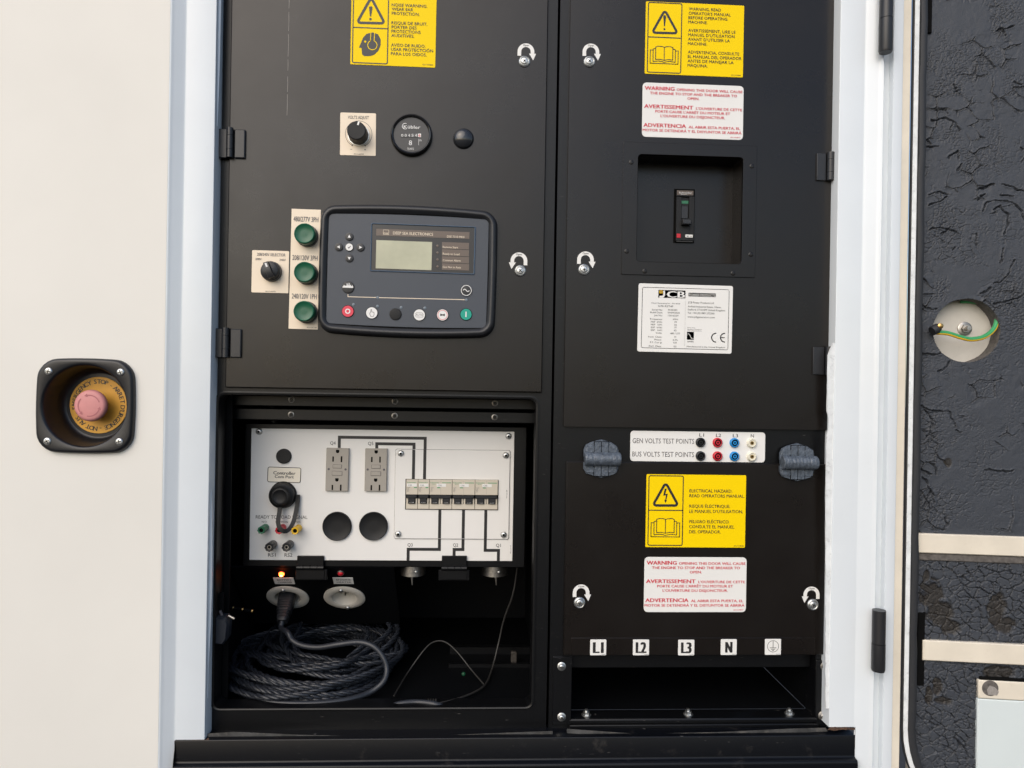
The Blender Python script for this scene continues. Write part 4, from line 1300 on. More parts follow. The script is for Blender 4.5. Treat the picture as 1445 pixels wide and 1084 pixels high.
# ------------------------------------------------------------------ emergency stop
t = Thing('emergency_stop', 'recessed emergency stop with faded pink mushroom button on the white panel', 'emergency stop', OUT, 122.8, 572.8)
hw, hh = .0645, .0640
fy = -.008
rings = []
for s_, y in ((1.0, 0), (1.0, -.0030), (.985, -.0062), (.955, -.0078), (.93, fy)):
    rings.append(([(x * s_, z * s_) for x, z in bulge(hw - .0035, hh - .0032, .0225, .05, .05, 10, 6)], y))
N_ = len(rings[0][0])
Lx, Lz = 0.0, 0.0
outl = rings[-1][0]
def radial(r, y):
    return ([(r * x / math.hypot(x, z), r * z / math.hypot(x, z)) for x, z in outl], y)
seq = rings + [radial(.0570, fy), radial(.0552, fy + .0008), radial(.0538, fy + .0040), radial(.0500, .025), radial(.0470, .0312), radial(.0440, .0322)]
mb = MB().loft(seq[::-1], False)
mb.poly(seq[-1][0], .0322)
hs = t.part('stop_housing', mb, mat('stop_housing_plastic', (0.005, 0.006, 0.009), .36, peel=.15, peel_scale=2500), smooth=50)
for px, py in ((68.7, 524), (170.3, 525.3), (67, 622.7), (168.4, 623.5)):
    x_, z_ = t.q(px, py, fy)
    screw(t, 'screw', x_, z_, .0051, fy, M_ZINC, .0020, deg=random.uniform(10, 80))
t.part('legend_plate', MB().lathe(0, 0, [(.0388, .0306), (.0392, .0310), (.0392, .0320)], 48), M_AMBER)
mb = MB()
txt = "EMERGENCY STOP - ARRET D'URGENCE - NOT AUS - "
adv = {' ': .55, '-': .7, "'": .35, 'I': .5, 'M': 1.25}
tot = sum(adv.get(c, 1.0) for c in txt)
s_at = txt.index('STOP')
acc = sum(adv.get(c, 1.0) for c in txt[:s_at])
for i, ch in enumerate(txt):
    wdh = adv.get(ch, 1.0)
    pos = sum(adv.get(c, 1.0) for c in txt[:i]) + wdh / 2
    an = R(103) - 2 * math.pi * (pos - acc) / tot
    if ch != ' ':
        rr_ = .0298
        mb.text(ch, rr_ * math.cos(an), rr_ * math.sin(an), None, .0060, .0303, .022, 'c', an - math.pi / 2)
t.part('lettering', mb, M_INKB)
t.part('button_stem', MB().lathe(0, 0, [(.0135, .010), (.0135, .0306)], 28), M_STEEL, smooth=50)
bt = t.part('stop_button', MB().lathe(0, 0, [(.004, .0050), (.0170, .0052), (.0195, .0062), (.0212, .0085), (.0216, .0115), (.0208, .0145), (.0190, .0160), (.0120, .0170)], 40), M_PINK, smooth=60)
for a0 in (20, 140, 260):
    mbx = MB()
    for r0, r1, y in ((.0135, .0150, .00485),):
        mbx.annulus(0, 0, r0, r1, y, a0, a0 + 80, 14)
        an = R(a0 + 84)
        p = Vector((.01425 * math.cos(an), .01425 * math.sin(an)))
        tg = Vector((-math.sin(an), math.cos(an))); rd = Vector((math.cos(an), math.sin(an)))
        mbx.poly([tuple(p - tg * .001 + rd * .0024), tuple(p - tg * .001 - rd * .0024), tuple(p + tg * .003)], y - .00005)
    t.part('turn_arrow', mbx, mat('faded_arrow', (.43, .15, .16), .6) if a0 == 20 else bpy.data.materials['faded_arrow'], bt)

# ------------------------------------------------------------------ socket box
SB = Thing('socket_box', 'white outlet panel on a black box inside the lower left opening', 'outlet panel', SOCK, 538.5, 699)
def corner(t, tl, tr, bl, br):
    P = [t.q(*c) for c in (tl, tr, bl, br)]
    return ((P[0][0] + P[2][0]) / 2, (P[1][0] + P[3][0]) / 2, (P[2][1] + P[3][1]) / 2, (P[0][1] + P[1][1]) / 2)
px0, px1, pz0, pz1 = corner(SB, (356.4, 603.6), (726.2, 610.3), (350.8, 790), (722.6, 791.7))
bx0 = SB.q(344, 700)[0]; bx1 = SB.q(742, 700)[0]
bz1 = SB.q(540, 600.2)[1]; bz0 = SB.q(540, 800.5)[1]
mb = MB().slab(bx0, bx1, bz0, bz1, .0012, .15, .001, .001, back=True)
SB.part('box_housing', mb, M_BLKF)
pan = SB.part('panel', MB().slab(px0, px1, pz0, pz1, -.0012, .0011, .0008, .0004), M_PANEL)
sx0, sx1, sz0, sz1 = corner(SB, (559, 633.9), (720.3, 635.7), (556, 759.2), (717, 760.8))
sub = SB.part('breaker_cover', MB().slab(sx0, sx1, sz0, sz1, -.0034, -.0013, .0028, .0005), M_PANEL)
SB.part('cover_gasket', MB().slab(sx0 - .0005, sx1 + .0007, sz0 - .0008, sz1 + .0005, -.0017, -.0011, .003, .0001), M_INKG)
for px, py, yy in ((366, 609, -.0012), (717.6, 615.5, -.0012), (566, 639.6, -.0034), (713.7, 642.5, -.0034), (562.4, 753, -.0034), (710.6, 754, -.0034)):
    x_, z_ = SB.q(px, py)
    o = SB.part('screw', MB().loft([(circ(x_, z_, .0020, 6), yy - .0014), (circ(x_, z_, .0022, 6), yy - .0026)][::-1] and [(circ(x_, z_, .0026, 18), yy - .0032), (circ(x_, z_, .0040, 18), yy - .0026), (circ(x_, z_, .0050, 18), yy - .0008), (circ(x_, z_, .0051, 18), yy)]), M_ZINC, smooth=50)
    SB.part('hex_socket', MB().disc(x_, z_, .0020, yy - .0033, 6), M_HOLE, o)
L4 = lambda *P: [SB.q(*p) for p in P]
LW = .0046
def runs(P, y_main, y_cover):
    """Printed line, split where it climbs onto the breaker cover."""
    x = [Vector(p) for p in SB_ortho(P)]
    on, off = MB(), MB()
    for i in range(len(x) - 1):
        a, b = x[i].copy(), x[i + 1].copy()
        dd = (b - a).normalized()
        if i > 0: a -= dd * LW / 2
        if i < len(x) - 2: b += dd * LW / 2
        K_ = 40
        pts = [a + (b - a) * k / K_ for k in range(K_ + 1)]
        ins = [sx0 < (pts[k].x + pts[k + 1].x) / 2 < sx1 and sz0 < (pts[k].y + pts[k + 1].y) / 2 < sz1 for k in range(K_)]
        k = 0
        while k < K_:
            j = k
            while j < K_ and ins[j] == ins[k]: j += 1
            (on if ins[k] else off).stroke([tuple(pts[k]), tuple(pts[j])], LW, (y_cover if ins[k] else y_main) - i * .00005)
            k = j
    if off.f: SB.part('printed_line', off, M_INKB)
    if on.f: SB.part('printed_line', on, M_INKB, sub)
def SB_ortho(P):
    Q = [list(SB.q(*p)) for p in P]
    for i in range(len(Q) - 1):
        a, b = Q[i], Q[i + 1]
        if abs(a[0] - b[0]) < abs(a[1] - b[1]): m_ = (a[0] + b[0]) / 2; a[0] = b[0] = m_
        else: m_ = (a[1] + b[1]) / 2; a[1] = b[1] = m_
    return Q
runs([(478.6, 636), (479.4, 617), (600.5, 618.5), (598.8, 680)], -.0014, -.0036)
runs([(531.6, 636), (532, 626), (584.5, 627), (583.3, 680)], -.0014, -.0036)
runs([(621.8, 712), (619.2, 775), (576.5, 775), (575.6, 791.3)], -.0014, -.0036)
runs([(654.9, 712), (652.6, 775), (641, 775.5), (640.5, 791.3)], -.0014, -.0036)
runs([(686, 712), (684.3, 776.5), (703.5, 776.5), (703, 791.3)], -.0014, -.0036)
mb = MB()
for s_, xa, yb_, xb_, cp in (('Q4', 466.2, 627.4, 473.8, 4.6), ('Q5', 519.4, 628, 527, 4.6), ('Q3', 575.2, 771, 582.3, 4.6), ('Q2', 639.4, 771.2, 646.4, 4.6), ('Q1', 699.9, 771.6, 706.6, 4.6),
                             ('READY TO LOAD SIGNAL', 361.3, 731.6, 434.1, 4.7), ('N/O', 369.8, 737.4, 377, 2.6), ('COMMON', 389, 737.6, 406.5, 2.6), ('N/C', 418, 737.6, 424.5, 2.6), ('RS1', 378.6, 785.2, 389.3, 4.8), ('RS2', 401.8, 785.4, 412.8, 4.8)):
    x0, z0 = SB.q(xa, yb_); x1_, _ = SB.q(xb_, yb_)
    mb.text(s_, x0, z0, x1_ - x0, cp * .0011, -.0015, .004)
SB.part('lettering', mb, M_INKB)
mb = MB()
for px, py, L_ in ((720.8, 781, .013),):
    x0, z0 = SB.q(px, py)
    mb.text('401/L6190', x0, z0, L_, .0012, -.0015, 0, 'l', R(90))
x0, z0 = SB.q(715.5, 703)
mb.text('401/L6188', x0, z0, .013, .0014, -.0037, 0, 'l', R(90))
SB.part('lettering', mb, M_INKG)
# bottom hinges of the socket box
for (ua, ub, va, vb) in ((419.5, 457.3, 416.5, 461.5), (623.6, 658.9, 618.5, 662.6)):
    (a, z1_), (b, _) = SB.q(ua, 784.5, -.004), SB.q(ub, 784.5, -.004)
    zm = SB.q(540, 799, -.004)[1]; zl = SB.q(540, 819.5, -.004)[1]
    h_ = SB.part('hinge', MB().slab(a, b, zm, z1_, -.0055, -.0012, .0008, .0008), M_BLKF)
    (c, _), (d_, _) = SB.q(va, 810, -.004), SB.q(vb, 810, -.004)
    SB.part('hinge_leaf', MB().slab(c, d_, zl, zm - .006, -.0035, .0012, .0012, .001).slab(c + .004, d_ - .004, zl + .002, zm - .005, -.0050, -.0030, .0006, .0005), M_BLKF, h_)
    for f0, f1 in ((0, .24), (.26, .5), (.52, .76), (.78, 1)):
        SB.part('hinge_knuckle', MB().tube([(a + (b - a) * f0, -.0055, zm - .0025), (a + (b - a) * f1, -.0055, zm - .0025)], .0038, 14), M_BLKF, h_, smooth=50)
# sloping face under the box
sl_t = Thing('sloping_plate', 'black sloping plate under the outlet panel holding the two round inlets', 'panel', SLOPE, 440, 830)
a = sl_t.q(340, 840); b = sl_t.q(560, 840)
zt_ = sl_t.q(440, 801)[1]; zb_ = sl_t.q(440, 880)[1]
c1, c2 = sl_t.q(406.3, 842.6), sl_t.q(486.2, 842.9)
xm_ = (c1[0] + c2[0]) / 2
sl_t.part('plate', MB().ring(*around(c1[0], c1[1], .0222, a[0], xm_, zb_, zt_), 0, .003).ring(*around(c2[0], c2[1], .0222, xm_, b[0], zb_, zt_), 0, .003), M_INT)

# outlets
OG = 'grey ground fault outlets'
def outlet(tl, tr, bl, br, cx, label):
    t, wd, ht = quad_thing('electrical_outlet', label, 'outlet', SOCK, tl, tr, bl, br, d=-.0012, group=OG)
    t.part('outlet_face', MB().slab(-wd / 2, wd / 2, -ht / 2, ht / 2, -.0052, 0, .0008, .0008), M_GFCI)
    k = wd / 32
    yy = -.00535
    def U(u, v): return ((u - .5) * wd, (.5 - v) * ht)
    for v in (.075, .735):
        x, z = U(.50, v)
        t.part('ground_hole', MB().poly([(x - .0026, z + .0024), (x - .0026, z)] + [(x + .0026 * math.cos(R(a)), z + .0026 * math.sin(R(a)) - .0002) for a in range(190, 360, 20)] + [(x + .0026, z), (x + .0026, z + .0024)], yy), M_HOLE)
    for v in (.255, .915):
        for u in (.31, .68):
            x, z = U(u, v)
            hgt = .0040 if u < .5 else .0046
            t.part('slot', MB().poly(rr(x - .00115, x + .00115, z - hgt, z + hgt, .0003, 1), yy), M_HOLE)
    for u in (.13, .87):
        x, z = U(u, .49)
        t.part('screw', MB().lathe(x, z, [(.0012, -.0054), (.0017, -.0053), (.0018, -.0050)], 12), M_INKG)
    for v, w2, h2 in ((.425, .0066, .0026), (.585, .0075, .0031)):
        x, z = U(.505, v)
        t.part('button_gap', MB().poly(rr(x - w2 - .0004, x + w2 + .0004, z - h2 - .0004, z + h2 + .0004, .0008, 2), -.0053), M_INKG)
        t.part('test_button', MB().slab(x - w2, x + w2, z - h2, z + h2, -.0062, -.005, .0008, .0005), M_GFCI)
outlet((461.6, 631.9), (493.7, 632.3), (459.8, 692.3), (491.5, 692.8), 0, 'grey double electrical outlet under the lettering Q4, left of two')
outlet((516.3, 632.6), (547.3, 633), (514.7, 692.8), (545.7, 692.8), 0, 'grey double electrical outlet under the lettering Q5, right of two')

# breakers in the cover
BG = 'miniature breakers in a row'
B9 = lambda X, Y: (560 + X / 9.03, 640 + Y / 9.03)
SPL = Plane(SOCK.pt(640, 697, -.0034))
mods = [(119, 269, 1, 'single pole beige breaker at the left end of the row'), (271, 414, 1, 'single pole beige breaker, second from the left end of the row'), (416, 704, 2, 'double pole beige breaker above line Q3'), (706, 994, 2, 'double pole beige breaker above line Q2'), (996, 1286, 2, 'double pole beige breaker at the right end, above line Q1')]
for X0, X1, np_, lab in mods:
    t = Thing('miniature_breaker', lab, 'circuit breaker', SPL, *B9((X0 + X1) / 2, 514), group=BG)
    xa = t.q(*B9(X0, 514))[0] + .0002; xb_ = t.q(*B9(X1, 514))[0] - .0002
    xm = (X0 + X1) / 2
    V = lambda Y: t.q(*B9(xm, Y))[1]
    yo = {119: 0, 271: 1, 416: 3, 706: 5, 996: 7}[X0]
    z1_, z0_ = V(330 + yo), V(703 + yo)
    zs1, zs0 = V(520 + yo), V(636 + yo)
    t.part('breaker_body', MB().slab(xa, xb_, zs1, z1_, -.0030, .0005, .0002, .0003).slab(xa, xb_, z0_, zs0, -.0030, .0005, .0002, .0003), M_BEIGE)
    bar_z0 = V(563 + yo)
    t.part('recess', MB().slab(xa + .0003, xb_ - .0003, zs0, zs1, -.0006, .0005, 0, .0001), M_HOLE)
    t.part('tie_bar', MB().slab(xa + .0006, xb_ - .0006, bar_z0, zs1 - .0004, -.0068, -.0004, .0008, .0010), M_PLAS)
    ww = (xb_ - xa) / np_
    for k in range(np_):
        c = xa + ww * (k + .5)
        tg = t.part('toggle', MB().slab(c - ww * .29, c + ww * .29, zs0 + .0004, bar_z0 + .0006, -.0060, -.0004, .0004, .0006), M_PLAS)
        t.part('toggle_mark', MB().text('O OFF', c, zs0 + .0016, ww * .40, .0010, -.0062, 0, 'c'), M_INKW, tg)
        for s_ in (-1, 1):
            t.part('toggle_guard', MB().slab(c + s_ * ww * .40 - ww * .075, c + s_ * ww * .40 + ww * .075, zs0 - .0002, bar_z0 - .0004, -.0034, -.0004, .0002, .0003), M_BEIGE)
        if np_ == 2 and k == 0:
            t.part('body_joint', MB().poly(rr(c + ww / 2 - .00015, c + ww / 2 + .00015, zs1 + .0008, z1_ - .001, .00001, 1), -.0031), M_GFCI)
    mb = MB()
    mb.text('Schneider', xa + .0010, z1_ - .0052, ww * .80, .0017, -.0032, .02)
    if np_ == 2:
        mb.poly(rr(xa + ww * 1.1, xa + ww * 1.92, z1_ - .0050, z1_ - .0040, .0001, 1), -.0032)
        mb.text('Electric', xa + .004, z1_ - .0072, ww * .3, .0012, -.0032, .0)
        mb.poly(rr(xa + ww * .68, xa + ww * .94, z1_ - .0128, z1_ - .0114, .0001, 1), -.0032)
    else:
        mb.poly(rr(xa + ww * .66, xa + ww * .92, z1_ - .0128, z1_ - .0114, .0001, 1), -.0032)
    t.part('green_print', mb, M_INKGN)
    lx = xa + (.0010 if np_ == 1 else ww * .62)
    t.part('paper_label', MB().slab(lx, lx + (ww * .86 if np_ == 1 else ww * .84), z1_ - .0108, z1_ - .0060, -.0034, -.0029, 0, .0001), M_WVIN)
    mb = MB().text('C20' if np_ == 1 else 'C50', lx + .002, z1_ - .0096, .0055, .0022, -.0036, 0)
    for r_ in range(4):
        mb.text(('C60N', 'C20', '480Y', '277')[r_], xa + .0012, z1_ - .0128 - .0020 * r_, (.0048, .003, .0036, .003)[r_], .0012, -.0032, 0)
    t.part('small_print', mb, M_INKG)

SB.part('breaker_slot', MB().slab(SB.q(*B9(110, 514))[0], SB.q(*B9(1293, 514))[0], SB.q(*B9(700, 715))[1], SB.q(*B9(700, 326))[1], -.00355, -.0033, 0, .0001), M_HOLE, sub)

# round blanking caps
for px, py, r, lab in ((475.9, 742.4, 20.5, 'large round black cap below the Q4 outlet, left of two'), (527.2, 742.3, 20.3, 'large round black cap below the Q5 outlet, right of two'), (400.8, 643.8, 10.7, 'small round black blanking cap above the com port label')):
    t = Thing('blanking_plug', lab, 'plug', SOCK, px, py, -.0012, 'black round caps on the outlet panel')
    k = r * .001085
    t.part('cap', MB().lathe(0, 0, [(k * .3, -.0030), (k * .86, -.0032), (k * .95, -.0044 if r > 15 else -.0032), (k * .99, -.0036 if r > 15 else -.0024), (k, 0)], 40), M_PLASM, smooth=60)
# com port label
t, wd, ht = quad_thing('port_label', 'cream label with black outline reading Controller Com Port', 'label', SOCK, (377.9, 658.2), (425.2, 660.2), (377.2, 680.4), (424.5, 681.7), d=-.0012)
plate(t, wd, ht, mat('ivory_vinyl', (.85, .79, .67), .4), .0030, .0005)
t.part('border', MB().stroke(rr(-wd / 2 + .0005, wd / 2 - .0005, -ht / 2 + .0005, ht / 2 - .0005, .0028, 4), .0010, -.0007, True), M_INKB)
lines(t, [('Controller', 385.9, 669.4, 417.1, 5.0), ('Com Port', 387.9, 674.4, 414.6, 4.4)], M_INKB, -.0008, 5, .02)
# com port with cap and strap
t = Thing('com_port', 'black rubber com port cap hanging on a looped strap', 'port', SOCK, 399.5, 698, -.0012)
x_, z_ = t.q(397.9, 699.3, -.008)
t.part('port_flange', MB().lathe(x_, z_, [(.0190, -.0050), (.0203, -.0040), (.0206, 0)], 36), M_PLASM, smooth=50)
t.part('port_cap', MB().lathe(x_, z_, [(.0020, -.0190), (.0090, -.0190), (.0105, -.0205), (.0125, -.0200), (.0136, -.0170), (.0150, -.0145), (.0186, -.0130), (.0192, -.0110), (.0192, -.0045)], 36), M_PLASM, smooth=50)
P9 = lambda X, Y: (345 + X / 9.033, 670 + Y / 9.033)
cps = [(455, 400, -.012), (445, 480, -.014), (432, 560, -.018), (432, 630, -.022), (455, 690, -.024), (510, 722, -.024), (570, 695, -.020), (620, 610, -.014), (650, 500, -.009), (668, 400, -.006), (678, 320, -.005), (682, 255, -.005)]
def catmull(P, n=6):
    P = [Vector(p) for p in P]
    out = []
    for i in range(len(P) - 1):
        p0, p1, p2, p3 = P[max(i - 1, 0)], P[i], P[i + 1], P[min(i + 2, len(P) - 1)]
        for k in range(n):
            t_ = k / n
            out.append(.5 * ((2 * p1) + (-p0 + p2) * t_ + (2 * p0 - 5 * p1 + 4 * p2 - p3) * t_ ** 2 + (-p0 + 3 * p1 - 3 * p2 + p3) * t_ ** 3))
    out.append(P[-1])
    return out
path = []
for X, Y, yo in cps:
    a = t.q(*P9(X, Y), yo); path.append((a[0], yo, a[1]))
path = catmull(path)
mb = MB()
vs, fs = [], []
for i, p in enumerate(path):
    tg = (path[min(i + 1, len(path) - 1)] - path[max(i - 1, 0)]).normalized()
    sd_ = tg.cross(Vector((0, 1, 0))).normalized()
    hwid = .0031
    for dx, dy in ((-hwid, -.0011), (hwid, -.0011), (hwid, .0011), (-hwid, .0011)):
        vs.append(p + sd_ * dx + Vector((0, dy, 0)))
for i in range(len(path) - 1):
    for k in range(4):
        k2 = (k + 1) % 4
        fs.append((4 * i + k, 4 * i + 4 + k, 4 * i + 4 + k2, 4 * i + k2))
fs.append((0, 1, 2, 3)); fs.append(tuple(4 * (len(path) - 1) + k for k in (3, 2, 1, 0)))
t.part('cap_strap', mb.add(vs, fs), M_PLASM)
# binding posts
for px, py, mt, mt2, lab in ((374.7, 744.3, M_GRNP, M_GRNP, 'green binding post under N/O'), (399.2, 744.6, M_RED, M_RED, 'red binding post behind the looped strap'), (421.3, 745.2, M_YELP, M_YELP, 'yellow binding post under N/C'),
                             (385.4, 768, M_GRYP, M_PLAS, 'black and grey binding post above RS1'), (409.2, 768, M_GRYP, M_PLAS, 'black and grey binding post above RS2')):
    t = Thing('binding_post', lab, 'terminal', SOCK, px, py, -.0012, 'binding posts on the outlet panel')
    r = .0056 if mt is not M_GRYP else .0064
    n = 32
    kn = lambda r_, amp=.0003: [((r_ + (amp if k % 4 < 2 else -amp)) * math.cos(2 * math.pi * k / n), (r_ + (amp if k % 4 < 2 else -amp)) * math.sin(2 * math.pi * k / n)) for k in range(n)]
    t.part('post_base', MB().loft([(circ(0, 0, r * .9, n), -.0105), (circ(0, 0, r, n), -.0098), (circ(0, 0, r, n), 0)]), mt, smooth=40)
    c = t.part('post_cap', MB().loft([(circ(0, 0, r * .55, n), -.0205), (circ(0, 0, r * .6, n), -.0235), (kn(r * .88, 0), -.0238), (kn(r), -.0228), (kn(r), -.0112), (circ(0, 0, r * .8, n), -.0104)], False), mt2, smooth=30)
    t.part('post_hole', MB().disc(0, 0, r * .56, -.0208, 18), M_HOLE, c)
    if mt2 is M_PLAS:
        t.part('post_ring', MB().annulus(0, 0, r * .34, r * .50, -.0212, n=20), M_STEEL, c)

# twist-lock sockets below the box
for xa, xb_, pin, lab in ((565.5, 600.5, 581.4, 'silver twist-lock socket under line Q3'), (679.8, 716.5, 699.9, 'silver twist-lock socket under line Q1')):
    pl = Plane((0, .145, 1.4))
    t = Thing('twist_lock_socket', lab, 'socket', pl, (xa + xb_) / 2, 798, group='silver sockets under the outlet panel')
    ra = (t.q(xb_, 805)[0] - t.q(xa, 805)[0]) / 2
    zb_ = t.q((xa + xb_) / 2, 810)[1]
    def vcyl(r, z0, z1, n=32, cx=0, cy=0, cap=True):
        vs = [(cx + r * math.cos(2 * math.pi * k / n), cy + r * math.sin(2 * math.pi * k / n), z) for z in (z0, z1) for k in range(n)]
        fs = [(k, (k + 1) % n, n + (k + 1) % n, n + k) for k in range(n)]
        if cap: fs.append(tuple(range(n))[::-1])
        return vs, fs
    b_ = t.part('socket_shell', MB().add(*vcyl(ra, zb_, .012)), M_STEEL, smooth=50)
    t.part('shell_notch', MB().poly(rr(-.0080, -.0038, zb_ + .006, .012, .0006, 2), -ra - .0003 + .002), M_HOLE, b_)
    t.part('shell_pin', MB().lathe(.0062, zb_ + .0080, [(.0010, -ra - .0005), (.0021, -ra + .0002), (.0022, -ra + .003)], 14), M_ZINC, b_)
    xp, zp = t.q(pin, 816.5, -ra * .4); _, zq = t.q(pin, 825.7, -ra * .4)
    t.part('tail_wire', MB().tube([(xp, -ra * .4, zb_), (xp, -ra * .4, zp), (xp + .0006, -ra * .4, zq)], [.0022, .0017, .0008], 10), M_STEEL)

# indicators and labels on the slope
def led(px, py, label, lit):
    t = Thing('indicator_light', label, 'indicator', SLOPE, px, py)
    if lit:
        t.part('lamp_bezel', MB().lathe(0, 0, [(.0046, -.0012), (.0056, -.0010), (.0058, 0)], 20), M_PLAS)
        t.part('lamp_lens', MB().lathe(0, 0, [(.0016, -.0052), (.0034, -.0042), (.0042, -.0024), (.0043, -.0008)], 20), M_LED, smooth=60)
        t.part('lamp_core', MB().lathe(0, 0, [(.0008, -.0060), (.0020, -.0053), (.0024, -.0044)], 16), M_LEDC, smooth=60)
    else:
        t.part('lamp_bezel', MB().lathe(0, 0, [(.0046, -.0016), (.0056, -.0012), (.0058, 0)], 20), M_STEEL)
        t.part('lamp_lens', MB().lathe(0, 0, [(.0016, -.0044), (.0036, -.0036), (.0046, -.0018), (.0047, -.0008)], 20), M_RED, smooth=60)
led(397.6, 808.6, 'lit red indicator light above the battery charger label', True)
led(480.8, 808.4, 'unlit red indicator light above the engine heater label', False)
for px, py, s1, s2, lab in ((401, 819.6, 'BATTERY', 'CHARGER', 'small white BATTERY CHARGER label on the sloping plate'), (484.4, 819.4, 'ENGINE', 'HEATER', 'small white ENGINE HEATER label on the sloping plate')):
    t = Thing('inlet_label', lab, 'label', SLOPE, px, py, group='inlet labels')
    wd, ht = .0315, .0185
    plate(t, wd, ht, M_WVIN, .0005)
    t.part('lettering', MB().text(s1, .001, .0018, .0225, .0040, TY, .01, 'c').text(s2, .001, -.0052, .0225, .0040, TY, .01, 'c'), M_INKG)
# round inlets
def inlet(px, py, wpx, label):
    t = Thing('power_inlet', label, 'inlet', SLOPE, px, py, group='round power inlets')
    r = (t.q(px + wpx / 2, py)[0] - t.q(px - wpx / 2, py)[0]) / 2
    ri = r * .60
    t.part('inlet_flange', MB().loft([(circ(0, 0, ri, 40), .002), (circ(0, 0, ri * 1.02, 40), -.0022), (circ(0, 0, r * .70, 40), -.0036), (circ(0, 0, r * .93, 40), -.0030), (circ(0, 0, r, 40), -.0016), (circ(0, 0, r, 40), 0)], False), M_INLET, smooth=50)
    t.part('inlet_well', MB().loft([(circ(0, 0, ri * .82, 40), .020), (circ(0, 0, ri, 40), .0018)][::-1], False).poly(circ(0, 0, ri * .83, 40), .020), M_INLET, smooth=40)
    for dx in (-.005, .005, 0):
        t.part('contact_pin', MB().tube([(dx, .020, .003 if dx else -.004), (dx, .006, .003 if dx else -.004)], .0014, 8), M_STEEL)
    for sx, sz in ((-.08, .80), (.08, -.80)):
        screw(t, 'screw', sx * r, sz * r, .0034, -.0032, M_ZINC, .0028, sub=False)
    return t, r
tI, rI = inlet(406.3, 842.6, 59.5, 'round white battery charger inlet with a black plug in it')
inlet(486.2, 842.9, 58.5, 'round white engine heater inlet, empty')

# ------------------------------------------------------------------ extension cord (plug, cable, coil)
t = Thing('extension_cord', 'black twisted extension cord coiled on the compartment floor, plugged into the inlet', 'cord', SLOPE, 405.5, 842)
SR = t.R
rect = lambda w_, h_, cz_=0: rr(-w_, w_, cz_ - h_, cz_ + h_, min(w_, h_) * .55, 3)
pl_ = MB().loft([(rect(0.0077, 0.0072), -.0445), (rect(0.0085, 0.0079), -.040), (rect(0.0085, 0.0079), -.0385), (rect(0.0094, 0.0086), -.038), (rect(0.0094, 0.0086), -.0355), (rect(0.0087, 0.0081), -.035), (rect(0.0087, 0.0081), -.0335), (rect(0.0101, 0.0090), -.033), (rect(0.0101, 0.0090), -.0305), (rect(0.0092, 0.0086), -.030), (rect(0.0092, 0.0086), -.0285), (rect(0.0111, 0.0095), -.028), (rect(0.0127, 0.0108), -.012), (rect(0.0132, 0.0110), .012)])
t.part('plug', pl_, M_PLAS, smooth=30)
rib = MB()
for k in range(5):
    rib.slab(-.0108, .0108, .0104, .0114, -.024 + k * .0042, -.0225 + k * .0042, 0, .0003)
t.part('plug_grip', rib, M_PLAS)
floor_z = E.w.z + zf
def wpt(px, py, Y):
    """Point at a depth, brought forward where it would fall below the floor."""
    p = Plane((0, Y, 0)).pt(px, py)
    while p.z < floor_z + .005 and Y > .02:
        Y -= .004
        p = Plane((0, Y, 0)).pt(px, py)
    return p
end = Vector(t.w) + SR @ Vector((0, -.0445, 0))
lead = [end + SR @ Vector((0, .006, 0)), end, end + SR @ Vector((.001, -.010, -.001)), wpt(406, 893, .105), wpt(413, 904, .10), wpt(427, 911, .095), wpt(450, 913.5, .09), wpt(480, 909, .085), wpt(508, 906.5, .085), wpt(528, 913, .08), wpt(541, 928, .075), wpt(546, 945, .07), wpt(541, 962, .06), wpt(522, 977, .052), wpt(488, 988, .045), wpt(440, 993, .04), wpt(385, 991, .045), wpt(345, 980, .06), wpt(322, 962, .10), wpt(330, 940, .17)]
rnd = random.Random(11)
C0 = wpt(431, 960, .175)
def loop(R1, R2, h0, phase, tilt, jit, dx, dy, n=26, arc=360, sag=0):
    out = []
    ph = [rnd.uniform(0, 6.28) for _ in range(4)]
    for k in range(n + 1):
        a = R(phase + arc * k / n)
        j = jit * (math.sin(2 * a + ph[0]) + .6 * math.sin(3 * a + ph[1]) + .35 * math.sin(5 * a + ph[3]))
        x = C0.x + dx + (R1 + j) * math.cos(a)
        y = .163 + dy + (R2 + j * .8) * math.sin(a)
        z = floor_z + .006 + h0 + tilt * (.5 + .5 * math.sin(a)) + .006 * math.sin(2 * a + ph[2]) + sag * max(0, math.sin(a)) ** 2
        out.append((x, y, max(z, floor_z + .006)))
    return out
loops = []
for k in range(15):
    R1 = .126 + rnd.uniform(-.016, .014)
    loops.append(loop(R1, .120 + rnd.uniform(-.016, .014), .0035 * (k % 6) + rnd.uniform(0, .003), rnd.uniform(0, 360), rnd.uniform(-.004, .012), .005, rnd.uniform(-.010, .010), rnd.uniform(-.012, .008)))
for k in range(9):
    loops.append(loop(.092 + rnd.uniform(-.022, .03), .085 + rnd.uniform(-.03, .03), .012 + rnd.uniform(0, .012), rnd.uniform(0, 360), rnd.uniform(.0, .022), .013, rnd.uniform(-.02, .045), rnd.uniform(-.005, .05)))
for k in range(2):
    loops.append(loop(.085, .075, .020 + .006 * k, rnd.uniform(0, 360), .030, .010, .035, .045))
cab = MB()
